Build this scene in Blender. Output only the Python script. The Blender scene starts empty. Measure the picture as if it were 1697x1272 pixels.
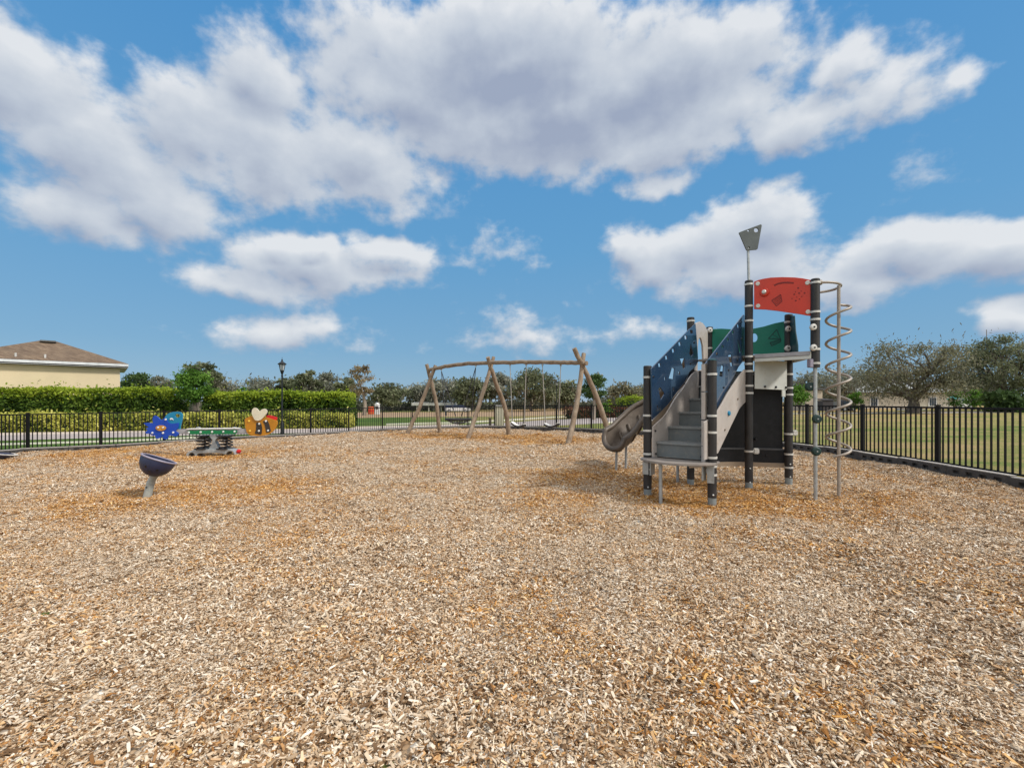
import bpy, bmesh, math, random, os
import numpy as np
from mathutils import Vector, Matrix
R = math.radians
scene = bpy.context.scene
COL = scene.collection
rng = np.random.default_rng(7)
random.seed(7)

# ---------------------------------------------------------------- camera maths
F, CX, HY, H, S = 754.0, 848.5, 665.8, 1.33, 0.0119      # focal (px of 1697), horizon, eye height, cross fall of the lot

def gz(x):                       # the lot falls gently to the left
    return S * max(-60.0, min(60.0, x))
def ray(px, py):
    return Vector(((px - CX) / F, 1.0, (HY - py) / F))
def G(px, py):                   # point on the ground
    t = H * F / ((py - HY) + S * (px - CX))
    return Vector(((px - CX) / F * t, t, S * (px - CX) / F * t))
def at(px, py, d):               # point at depth d
    r = ray(px, py)
    return Vector((0, 0, H)) + r * d
def gp(px, d):                   # ground point under picture column at depth d
    x = (px - CX) / F * d
    return Vector((x, d, gz(x)))
def zat(py, d):
    return H + (HY - py) * d / F
class VPlane:                    # an upright plane through two plan points
    def __init__(s, a, b, off=0.0):
        s.a = Vector((a[0], a[1], 0)); d = Vector((b[0] - a[0], b[1] - a[1], 0))
        s.u = d.normalized(); s.n = Vector((s.u.y, -s.u.x, 0)); s.a = s.a + s.n * off
    def p2(s, px, py):
        r = ray(px, py); o = Vector((0, 0, H))
        t = (s.a - o).dot(s.n) / r.dot(s.n)
        q = o + r * t
        return ((q - s.a).dot(s.u), q.z)
    def w(s, u, z, off=0.0):
        q = s.a + s.u * u + s.n * off
        return Vector((q.x, q.y, z))
    def mat(s):
        m = Matrix.Identity(4)
        for i, v in enumerate((s.u, Vector((0, 0, 1)), s.n)):
            for k in range(3): m[k][i] = v[k]
        m[0][3], m[1][3], m[2][3] = s.a.x, s.a.y, 0
        return m

# ---------------------------------------------------------------- materials
def newmat(name):
    m = bpy.data.materials.new(name); m.use_nodes = True
    nt = m.node_tree; b = nt.nodes['Principled BSDF']
    return m, nt, b
def N(nt, t, **kw):
    n = nt.nodes.new(t)
    for k, v in kw.items(): setattr(n, k, v)
    return n
def noise(nt, scale, detail=4, rough=.55, vec=None, dims='3D'):
    n = N(nt, 'ShaderNodeTexNoise', noise_dimensions=dims)
    n.inputs['Scale'].default_value = scale; n.inputs['Detail'].default_value = detail
    n.inputs['Roughness'].default_value = rough
    if vec is not None: nt.links.new(vec, n.inputs['Vector'])
    return n
def ramp(nt, fac, stops):
    r = N(nt, 'ShaderNodeValToRGB'); e = r.color_ramp.elements
    while len(e) < len(stops): e.new(0.5)
    for i, (p, c) in enumerate(stops):
        e[i].position = p; e[i].color = (*c, 1) if len(c) == 3 else c
    nt.links.new(fac, r.inputs['Fac'])
    return r
def objcoord(nt):
    return N(nt, 'ShaderNodeTexCoord').outputs['Object']
def surf(name, col, rough=.5, metal=0.0, var=.15, scale=6, bump=.0, bscale=40, dirt=None, coat=0, spec=.5):
    m, nt, b = newmat(name); oc = objcoord(nt)
    n1 = noise(nt, scale, 6, .6, oc)
    lo = tuple(c * (1 - var) for c in col); hi = tuple(min(1, c * (1 + var)) for c in col)
    r = ramp(nt, n1.outputs['Fac'], [(.3, lo), (.7, hi)])
    out = r.outputs['Color']
    if dirt:
        n2 = noise(nt, scale * 2.3, 8, .7, oc)
        rr = ramp(nt, n2.outputs['Fac'], [(.52, (0, 0, 0)), (.72, (1, 1, 1))])
        mx = N(nt, 'ShaderNodeMixRGB'); nt.links.new(rr.outputs['Color'], mx.inputs['Fac'])
        nt.links.new(out, mx.inputs['Color1']); mx.inputs['Color2'].default_value = (*dirt, 1); out = mx.outputs['Color']
    nt.links.new(out, b.inputs['Base Color'])
    rm = N(nt, 'ShaderNodeMapRange'); nt.links.new(n1.outputs['Fac'], rm.inputs['Value'])
    rm.inputs['To Min'].default_value = max(.05, rough - .1); rm.inputs['To Max'].default_value = min(1, rough + .1)
    nt.links.new(rm.outputs['Result'], b.inputs['Roughness'])
    b.inputs['Metallic'].default_value = metal
    b.inputs['Specular IOR Level'].default_value = spec
    b.inputs['Coat Weight'].default_value = coat
    if bump:
        n3 = noise(nt, bscale, 5, .6, oc); bp = N(nt, 'ShaderNodeBump')
        bp.inputs['Strength'].default_value = bump; bp.inputs['Distance'].default_value = .01
        nt.links.new(n3.outputs['Fac'], bp.inputs['Height']); nt.links.new(bp.outputs['Normal'], b.inputs['Normal'])
    return m
def leafmat(name, dark, mid, light, transl=.35):
    m, nt, b = newmat(name)
    at_ = N(nt, 'ShaderNodeAttribute', attribute_name='tint')
    r = ramp(nt, at_.outputs['Fac'], [(.0, dark), (.5, mid), (1., light)])
    nt.links.new(r.outputs['Color'], b.inputs['Base Color']); b.inputs['Roughness'].default_value = .65
    b.inputs['Specular IOR Level'].default_value = .25
    tr = N(nt, 'ShaderNodeBsdfTranslucent'); nt.links.new(r.outputs['Color'], tr.inputs['Color'])
    mx = N(nt, 'ShaderNodeMixShader'); mx.inputs['Fac'].default_value = transl
    o = nt.nodes['Material Output']
    nt.links.new(b.outputs[0], mx.inputs[1]); nt.links.new(tr.outputs[0], mx.inputs[2]); nt.links.new(mx.outputs[0], o.inputs['Surface'])
    return m

M = {}
M['black_post'] = surf('black_post', (.024, .021, .020), .55, var=.3, scale=9, bump=.25, bscale=60)
M['band'] = surf('galvanised_band', (.62, .60, .56), .45, .25, scale=20)
M['steel'] = surf('galvanised_steel', (.42, .44, .44), .42, .45, scale=14, dirt=(.33, .31, .27))
M['stainless'] = surf('weathered_tube', (.33, .285, .24), .48, .2, scale=10)
M['shoe'] = surf('post_shoe', (.26, .29, .29), .5, .3, scale=14)
M['grey_plate'] = surf('grey_plate', (.43, .385, .35), .45, scale=4, var=.08, dirt=(.36, .30, .25))
M['tan_plate'] = surf('tan_plate', (.36, .27, .19), .5, scale=5)
M['blue_plate'] = surf('blue_plate', (.017, .043, .090), .26, scale=3, var=.2, coat=.8, dirt=(.024, .050, .094))
M['green_plate'] = surf('green_plate', (.003, .165, .098), .38, scale=3, var=.12)
M['green_dark'] = surf('green_dark_plate', (.006, .05, .06), .35, scale=3, var=.12)
M['green_line'] = surf('engraved_green', (.002, .045, .035), .6)
M['red_plate'] = surf('red_plate', (.60, .040, .016), .42, scale=3, var=.08)
M['red_dark'] = surf('engraved_red', (.20, .012, .008), .6)
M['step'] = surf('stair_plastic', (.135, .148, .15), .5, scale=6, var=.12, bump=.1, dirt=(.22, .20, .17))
M['tread'] = surf('tread_plastic_skylit', (.19, .20, .20), .5, scale=6, var=.14, bump=.1, dirt=(.27, .245, .21))  # paler copy of the stair plastic, sky light put into the tread colour
M['bench'] = surf('half_moon_board', (.27, .235, .21), .55, scale=7, dirt=(.33, .28, .22))
M['white_plate'] = surf('pale_plate', (.56, .57, .53), .5, scale=5, var=.07, dirt=(.50, .49, .43))
M['wall_board'] = surf('charcoal_board', (.011, .011, .013), .5, scale=3, var=.5, dirt=(.022, .022, .025), spec=.35)
M['bolt_black'] = surf('black_bolt', (.012, .012, .014), .4)
M['bolt_white'] = surf('white_cap', (.70, .70, .68), .4)
M['slide'] = surf('slide_plastic', (.105, .081, .062), .45, scale=4, var=.22, dirt=(.155, .127, .103), spec=.35)
M['disc'] = surf('rubber_disc', (.006, .03, .026), .5)
M['log'] = None
M['rope'] = surf('pale_rope', (.36, .33, .29), .7, scale=60)
M['rope_dark'] = surf('dark_rope', (.035, .035, .04), .7, scale=60)
M['rubber'] = surf('black_rubber', (.02, .02, .02), .6, scale=20)
M['seat_pale'] = surf('seat_top', (.72, .70, .66), .5, scale=20)
M['fence'] = surf('black_fence_paint', (.006, .0055, .0055), .6, scale=10, var=.3, spec=.25)
M['kerb'] = surf('border_plastic', (.060, .054, .050), .6, scale=12, var=.25, dirt=(.13, .11, .09))
M['kerb_top'] = surf('border_dusty_sunlit', (.52, .48, .43), .7, scale=14, var=.2, dirt=(.38, .33, .28))  # pale top: dust, plus sunlight put into the colour
M['bowl'] = surf('bowl_plastic', (.022, .028, .066), .42, scale=6, var=.2)
M['bowl_rim'] = surf('bowl_rim', (.30, .27, .34), .5, scale=9)
M['bowl_leg'] = surf('bowl_leg', (.38, .40, .37), .5, .2, scale=14)
M['flower'] = surf('flower_blue', (.006, .055, .40), .4, scale=5, var=.1)
M['cyan'] = surf('cyan_wing', (.010, .20, .36), .4, scale=5, var=.1)
M['bee'] = surf('bee_orange', (.46, .19, .010), .4, scale=5, var=.1)
M['bee_dark'] = surf('bee_stripe', (.035, .026, .022), .45)
M['cream'] = surf('cream_wing', (.66, .60, .46), .45, scale=6, var=.06)
M['tail_red'] = surf('tail_red', (.55, .012, .012), .45)
M['yellow'] = surf('yellow_cap', (.75, .50, .06), .4)
M['orange'] = surf('flower_middle', (.52, .24, .03), .4)
M['seesaw_grey'] = surf('seesaw_beam', (.34, .33, .34), .45, .1, scale=8)
M['seesaw_green'] = surf('seesaw_green', (.004, .17, .055), .4, scale=5)
M['spring'] = surf('spring_black', (.018, .016, .016), .35, .1)
M['stucco'] = surf('cream_stucco', (.66, .54, .35), .85, scale=1.2, var=.04, bump=.25, bscale=30)
M['fascia'] = surf('white_fascia', (.62, .63, .64), .6, scale=3)
M['soffit'] = surf('soffit', (.42, .42, .42), .7)
M['vent'] = surf('roof_vent', (.12, .11, .10), .6)
M['pipe'] = surf('vent_pipe', (.55, .53, .50), .5)
M['lamp_black'] = surf('lamp_black', (.012, .014, .016), .45, .2)
M['concrete'] = surf('pale_concrete', (.60, .55, .44), .8, scale=3, var=.1)
M['dark_box'] = surf('dark_box', (.05, .045, .05), .6)
M['white_paint'] = surf('white_paint', (.70, .70, .69), .4, scale=5, coat=.2)
M['glass'] = surf('dark_glass', (.03, .045, .07), .12, scale=5)
M['navy'] = surf('navy_paint', (.02, .035, .09), .3, scale=5, coat=.3)
M['tyre'] = surf('tyre', (.015, .015, .015), .8)
M['orange_drum'] = surf('orange_drum', (.52, .09, .02), .5)
M['cream_metal'] = surf('cream_cabinet', (.62, .57, .44), .5, scale=4, var=.06)
M['brown'] = surf('brown_post', (.06, .04, .032), .6)
M['metal_roof'] = surf('pale_metal_roof', (.50, .50, .47), .45, .2, scale=2)
M['pale_wall'] = surf('pale_wall', (.52, .49, .42), .8, scale=2)
M['beige_wall'] = surf('beige_wall', (.50, .42, .33), .85, scale=1.5, var=.06)
M['roof_dark'] = surf('dark_roof', (.09, .085, .085), .8, scale=3)
M['pole_grey'] = surf('utility_pole', (.20, .17, .15), .8, scale=6)
M['pole_pale'] = surf('pale_pole', (.50, .50, .50), .5, scale=6)
M['teal'] = surf('teal_canopy', (.04, .26, .25), .5)
M['hedge_core'] = surf('hedge_core', (.022, .042, .010), .9, scale=8)
def bark(name, a, b_):
    m, nt, b = newmat(name); oc = objcoord(nt)
    mp = N(nt, 'ShaderNodeMapping'); mp.inputs['Scale'].default_value = (1, 1, .18); nt.links.new(oc, mp.inputs['Vector'])
    n = noise(nt, 9, 8, .65, mp.outputs[0]); r = ramp(nt, n.outputs['Fac'], [(.35, a), (.68, b_)])
    nt.links.new(r.outputs['Color'], b.inputs['Base Color']); b.inputs['Roughness'].default_value = .85
    bp = N(nt, 'ShaderNodeBump'); bp.inputs['Strength'].default_value = .5; bp.inputs['Distance'].default_value = .02
    nt.links.new(n.outputs['Fac'], bp.inputs['Height']); nt.links.new(bp.outputs['Normal'], b.inputs['Normal'])
    return m
M['bark'] = bark('oak_bark', (.07, .055, .045), (.19, .16, .13))
M['bark_pale'] = bark('pale_bark', (.20, .16, .12), (.36, .30, .24))
def logmat():
    m, nt, b = newmat('peeled_log')
    tc = N(nt, 'ShaderNodeTexCoord'); a = N(nt, 'ShaderNodeAttribute', attribute_name='along')
    n1 = noise(nt, 3.2, 6, .6, tc.outputs['Object'])
    mp = N(nt, 'ShaderNodeMapping'); mp.inputs['Scale'].default_value = (9, 1.1, 1)
    nt.links.new(a.outputs['Vector'], mp.inputs['Vector'])
    n2 = noise(nt, 5, 8, .7, mp.outputs[0])
    mx = N(nt, 'ShaderNodeMath', operation='MULTIPLY_ADD'); nt.links.new(n2.outputs['Fac'], mx.inputs[0]); mx.inputs[1].default_value = .6
    m2 = N(nt, 'ShaderNodeMath', operation='MULTIPLY'); nt.links.new(n1.outputs['Fac'], m2.inputs[0]); m2.inputs[1].default_value = .4
    nt.links.new(m2.outputs[0], mx.inputs[2])
    r = ramp(nt, mx.outputs[0], [(.33, (.11, .072, .045)), (.48, (.235, .170, .115)), (.60, (.325, .255, .185)), (.72, (.41, .34, .265))])
    nt.links.new(r.outputs['Color'], b.inputs['Base Color']); b.inputs['Roughness'].default_value = .8
    bp = N(nt, 'ShaderNodeBump'); bp.inputs['Strength'].default_value = .5; bp.inputs['Distance'].default_value = .01
    nt.links.new(n2.outputs['Fac'], bp.inputs['Height']); nt.links.new(bp.outputs['Normal'], b.inputs['Normal'])
    return m
M['log'] = logmat()
M['lf_oak'] = leafmat('oak_leaves', (.08, .095, .048), (.175, .195, .105), (.31, .32, .185))  # lightened: haze on the far oaks is put into the leaf colour
M['lf_oak_red'] = leafmat('oak_leaves_rusty', (.10, .105, .065), (.22, .215, .13), (.38, .335, .23))
M['lf_grey_hazy'] = leafmat('grey_hazy_leaves', (.13, .14, .10), (.24, .25, .185), (.37, .36, .285))  # moss-grey leaves, lightened further to put distance haze into the colour
M['lf_green'] = leafmat('fresh_leaves', (.04, .10, .012), (.11, .235, .03), (.22, .38, .06))
M['lf_mid'] = leafmat('mid_green_leaves', (.03, .062, .018), (.075, .13, .038), (.15, .21, .07))
M['lf_tan'] = leafmat('dry_leaves', (.16, .115, .06), (.30, .235, .13), (.44, .36, .22))
M['lf_moss'] = leafmat('hanging_moss', (.12, .115, .085), (.20, .185, .145), (.29, .265, .21), .2)
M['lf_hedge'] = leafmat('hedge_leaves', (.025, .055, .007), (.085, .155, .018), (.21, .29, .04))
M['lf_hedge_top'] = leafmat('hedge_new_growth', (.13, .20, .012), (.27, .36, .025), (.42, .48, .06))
M['lf_yellow'] = leafmat('variegated_leaves', (.07, .13, .02), (.50, .50, .09), (.82, .76, .25))
M['lf_lime'] = leafmat('lime_leaves', (.10, .16, .01), (.24, .32, .02), (.38, .44, .06))

# ---------------------------------------------------------------- mesh building
class MB:
    def __init__(s): s.v = []; s.f = []; s.uv = {}
    def add(s, vs, fs):
        o = len(s.v); s.v += [tuple(v) for v in vs]; s.f += [tuple(i + o for i in f) for f in fs]; return s
    def box(s, c, size, rz=0.0, m=None):
        hx, hy, hz = size[0] / 2, size[1] / 2, size[2] / 2
        vs = [Vector((x, y, z)) for x in (-hx, hx) for y in (-hy, hy) for z in (-hz, hz)]
        if m is not None: vs = [m @ v for v in vs]
        elif rz: q = Matrix.Rotation(rz, 3, 'Z'); vs = [q @ v for v in vs]
        c = Vector(c)
        return s.add([v + c for v in vs], [(0, 1, 3, 2), (4, 6, 7, 5), (0, 4, 5, 1), (2, 3, 7, 6), (0, 2, 6, 4), (1, 5, 7, 3)])
    def beam(s, a, b, w, h):     # rectangular bar from a to b
        a, b = Vector(a), Vector(b); d = (b - a); L = d.length; d.normalize()
        up = Vector((0, 0, 1)) if abs(d.z) < .9 else Vector((0, 1, 0))
        x = d.cross(up).normalized(); y = x.cross(d)
        m = Matrix((x, d, y)).transposed()
        return s.box((a + b) / 2, (w, L, h), m=m)
    def tube(s, pts, r, n=12, caps=True, along=None):
        pts = [Vector(p) for p in pts]; rs = r if isinstance(r, (list, tuple)) else [r] * len(pts)
        o = len(s.v); t0 = (pts[1] - pts[0]).normalized()
        ref = Vector((0, 0, 1)) if abs(t0.z) < .9 else Vector((1, 0, 0))
        x = t0.cross(ref).normalized(); dist = 0
        for i, p in enumerate(pts):
            t = (pts[min(i + 1, len(pts) - 1)] - pts[max(i - 1, 0)]).normalized()
            x = (x - t * x.dot(t)).normalized(); y = t.cross(x)
            if i: dist += (p - pts[i - 1]).length
            for k in range(n):
                a = 2 * math.pi * k / n
                s.uv[len(s.v)] = (math.cos(a) * .1, dist, math.sin(a) * .1)
                s.v.append(tuple(p + (x * math.cos(a) + y * math.sin(a)) * rs[i]))
        for i in range(len(pts) - 1):
            for k in range(n):
                k2 = (k + 1) % n
                s.f.append((o + i * n + k, o + i * n + k2, o + (i + 1) * n + k2, o + (i + 1) * n + k))
        if caps:
            s.f.append(tuple(o + k for k in reversed(range(n)))); e = o + (len(pts) - 1) * n
            s.f.append(tuple(e + k for k in range(n)))
        return s
    def lathe(s, prof, c, axis=(0, 0, 1), n=24):
        ax = Vector(axis).normalized(); ref = Vector((1, 0, 0)) if abs(ax.x) < .9 else Vector((0, 1, 0))
        x = (ref - ax * ref.dot(ax)).normalized(); y = ax.cross(x); c = Vector(c); o = len(s.v)
        for (r, h) in prof:
            for k in range(n):
                a = 2 * math.pi * k / n
                s.v.append(tuple(c + ax * h + (x * math.cos(a) + y * math.sin(a)) * max(r, 1e-4)))
        for i in range(len(prof) - 1):
            for k in range(n):
                k2 = (k + 1) % n
                s.f.append((o + i * n + k, o + i * n + k2, o + (i + 1) * n + k2, o + (i + 1) * n + k))
        return s
    def prism(s, poly, off):     # 3-D outline swept by a vector
        poly = [Vector(p) for p in poly]; n = len(poly); off = Vector(off)
        fs = [tuple(range(n)), tuple(reversed(range(n, 2 * n)))]
        fs += [(i, (i + 1) % n, n + (i + 1) % n, n + i) for i in range(n)]
        return s.add(poly + [p + off for p in poly], fs)
    def build(s, name, m, parent=None, smooth=False, bevel=0, sub=0):
        me = bpy.data.meshes.new(name)
        off = worldloc(parent)
        me.from_pydata([(v[0] - off.x, v[1] - off.y, v[2] - off.z) for v in s.v], [], s.f)
        if s.uv:
            a = me.attributes.new('along', 'FLOAT_VECTOR', 'POINT')
            arr = np.zeros((len(s.v), 3), np.float32)
            for k, v in s.uv.items(): arr[k] = v
            a.data.foreach_set('vector', arr.ravel())
        bm = bmesh.new(); bm.from_mesh(me); bmesh.ops.recalc_face_normals(bm, faces=bm.faces)
        if bevel: bmesh.ops.bevel(bm, geom=[e for e in bm.edges if len(e.link_faces) == 2 and e.calc_face_angle(0) > .6], offset=bevel, segments=2, affect='EDGES', clamp_overlap=True)
        bm.to_mesh(me); bm.free()
        return link(name, me, m, parent, smooth)
def link(name, me, m, parent=None, smooth=False):
    me.materials.append(m)
    if smooth:
        me.polygons.foreach_set('use_smooth', [True] * len(me.polygons))
        try: me.set_sharp_from_angle(angle=R(38))
        except Exception: pass
    o = bpy.data.objects.new(name, me); COL.objects.link(o)
    if parent: o.parent = parent
    return o
def worldloc(p):
    v = Vector((0, 0, 0))
    while p is not None: v += p.location; p = p.parent
    return v
def tag(o, label=None, cat=None, group=None, kind=None):
    if label: o['label'] = label
    if cat: o['category'] = cat
    if group: o['group'] = group
    if kind: o['kind'] = kind
    return o
def thing(name, loc, label, cat, group=None):
    o = bpy.data.objects.new(name, None); o.empty_display_size = .1; COL.objects.link(o); o.location = loc
    return tag(o, label, cat, group)
def copy_tree(o, parent=None):
    c = o.copy(); COL.objects.link(c)
    if parent: c.parent = parent
    for ch in [x for x in bpy.data.objects if x.parent == o]: copy_tree(ch, c)
    return c
# flat plate with holes, cut in a plane's own 2-D coordinates
def plate(name, loops, th, mtx, m, parent=None, bevel=.004, front=0.0):
    cu = bpy.data.curves.new(name, 'CURVE'); cu.dimensions = '2D'; cu.fill_mode = 'BOTH'
    cu.extrude = max(th / 2 - bevel, .0005); cu.bevel_depth = bevel; cu.bevel_resolution = 1
    cu.offset = -bevel
    for lp in loops:
        sp = cu.splines.new('POLY'); sp.points.add(len(lp) - 1); sp.use_cyclic_u = True
        for i, p in enumerate(lp): sp.points[i].co = (p[0], p[1], 0, 1)
    ob = bpy.data.objects.new(name + '_outline', cu)
    COL.objects.link(ob)
    me = bpy.data.meshes.new_from_object(ob.evaluated_get(bpy.context.evaluated_depsgraph_get()))
    bpy.data.objects.remove(ob); bpy.data.curves.remove(cu)
    me.name = name
    me.transform(Matrix.Translation(-worldloc(parent)) @ mtx @ Matrix.Translation((0, 0, front)))
    me.materials.clear()
    return link(name, me, m, parent, True)
def px_plate(name, pl, loops, th, m, parent=None, bevel=.004, front=0.0):
    return plate(name, [[pl.p2(*p) for p in lp] for lp in loops], th, pl.mat(), m, parent, bevel, front)
def smoothloop(pts, n=6):        # closed Catmull-Rom through points
    out = []; L = len(pts)
    for i in range(L):
        p0, p1, p2, p3 = (Vector((*pts[(i + k - 1) % L], 0)) for k in range(4))
        for j in range(n):
            t = j / n
            q = .5 * ((2 * p1) + (p2 - p0) * t + (2 * p0 - 5 * p1 + 4 * p2 - p3) * t * t + (3 * p1 - p0 - 3 * p2 + p3) * t ** 3)
            out.append((q.x, q.y))
    return out
def spline(pts, n=8):            # open Catmull-Rom in 3-D
    P = [Vector(p) for p in pts]; P = [P[0] * 2 - P[1]] + P + [P[-1] * 2 - P[-2]]; out = []
    for i in range(1, len(P) - 2):
        for j in range(n):
            t = j / n; p0, p1, p2, p3 = P[i - 1:i + 3]
            out.append(.5 * ((2 * p1) + (p2 - p0) * t + (2 * p0 - 5 * p1 + 4 * p2 - p3) * t * t + (3 * p1 - p0 - 3 * p2 + p3) * t ** 3))
    out.append(P[-2]); return out
def ell(cx, cy, rx, ry, n=16):
    return [(cx + rx * math.cos(2 * math.pi * k / n), cy + ry * math.sin(2 * math.pi * k / n)) for k in range(n)]
# fast leaf meshes
def leaf_mesh(name, pos, size, tint, m, parent=None, aspect=.55, droop=0.0, seed=0, normal_bias=0.3):
    g = np.random.default_rng(seed); n = len(pos)
    off = np.array(worldloc(parent)); pos = np.asarray(pos, float) - off
    nrm = g.normal(size=(n, 3)); nrm[:, 2] += normal_bias * 2; nrm /= np.linalg.norm(nrm, axis=1)[:, None]
    a = g.normal(size=(n, 3)); a[:, 2] -= droop * 3
    a -= nrm * (a * nrm).sum(1)[:, None] * (1 if droop < .5 else .2); a /= np.linalg.norm(a, axis=1)[:, None]
    b = np.cross(nrm, a); b /= np.linalg.norm(b, axis=1)[:, None] + 1e-9
    s = np.broadcast_to(np.asarray(size, float), (n,)) * g.uniform(.6, 1.35, n)
    L = a * s[:, None] * .5; W = b * (s * aspect * g.uniform(.7, 1.2, n))[:, None] * .5
    V = np.empty((n, 4, 3)); V[:, 0] = pos - L; V[:, 1] = pos + W - L * .1; V[:, 2] = pos + L; V[:, 3] = pos - W - L * .1
    me = bpy.data.meshes.new(name)
    me.vertices.add(4 * n); me.vertices.foreach_set('co', V.astype(np.float32).ravel())
    me.loops.add(4 * n); me.loops.foreach_set('vertex_index', np.arange(4 * n, dtype=np.int32))
    me.polygons.add(n); me.polygons.foreach_set('loop_start', np.arange(0, 4 * n, 4, dtype=np.int32))
    me.update(calc_edges=True)
    at_ = me.attributes.new('tint', 'FLOAT', 'POINT')
    at_.data.foreach_set('value', np.repeat(np.clip(tint, 0, 1), 4).astype(np.float32))
    return link(name, me, m, parent)

# ---------------------------------------------------------------- camera
cam = bpy.data.objects.new('camera', bpy.data.cameras.new('camera')); COL.objects.link(cam)
cam.location = (0, 0, H); cam.rotation_euler = (R(90), 0, 0)
cam.data.sensor_fit = 'HORIZONTAL'; cam.data.sensor_width = 36; cam.data.lens = 36 * F / 1697
cam.data.shift_y = (HY - 636) / 1697; cam.data.clip_start = .05; cam.data.clip_end = 3000
scene.camera = cam
scene.view_settings.view_transform = 'Standard'; scene.view_settings.look = 'None'
scene.view_settings.exposure = 0; scene.view_settings.gamma = 1
try:
    scene.cycles.use_denoising = True; scene.cycles.denoiser = 'OPENIMAGEDENOISE'
except Exception: pass
scene.cycles.max_bounces = 6; scene.cycles.diffuse_bounces = 3; scene.cycles.transparent_max_bounces = 6
scene.cycles.sample_clamp_indirect = 6

# ---------------------------------------------------------------- sun and sky
SUN = Vector((.66, -.30, .72)).normalized()
sun = bpy.data.objects.new('sun', bpy.data.lights.new('sun', 'SUN')); COL.objects.link(sun)
sun.rotation_euler = (-SUN).to_track_quat('-Z', 'Y').to_euler()
sun.data.energy = 3.3; sun.data.angle = R(8); sun.data.color = (1, .955, .88)

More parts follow.
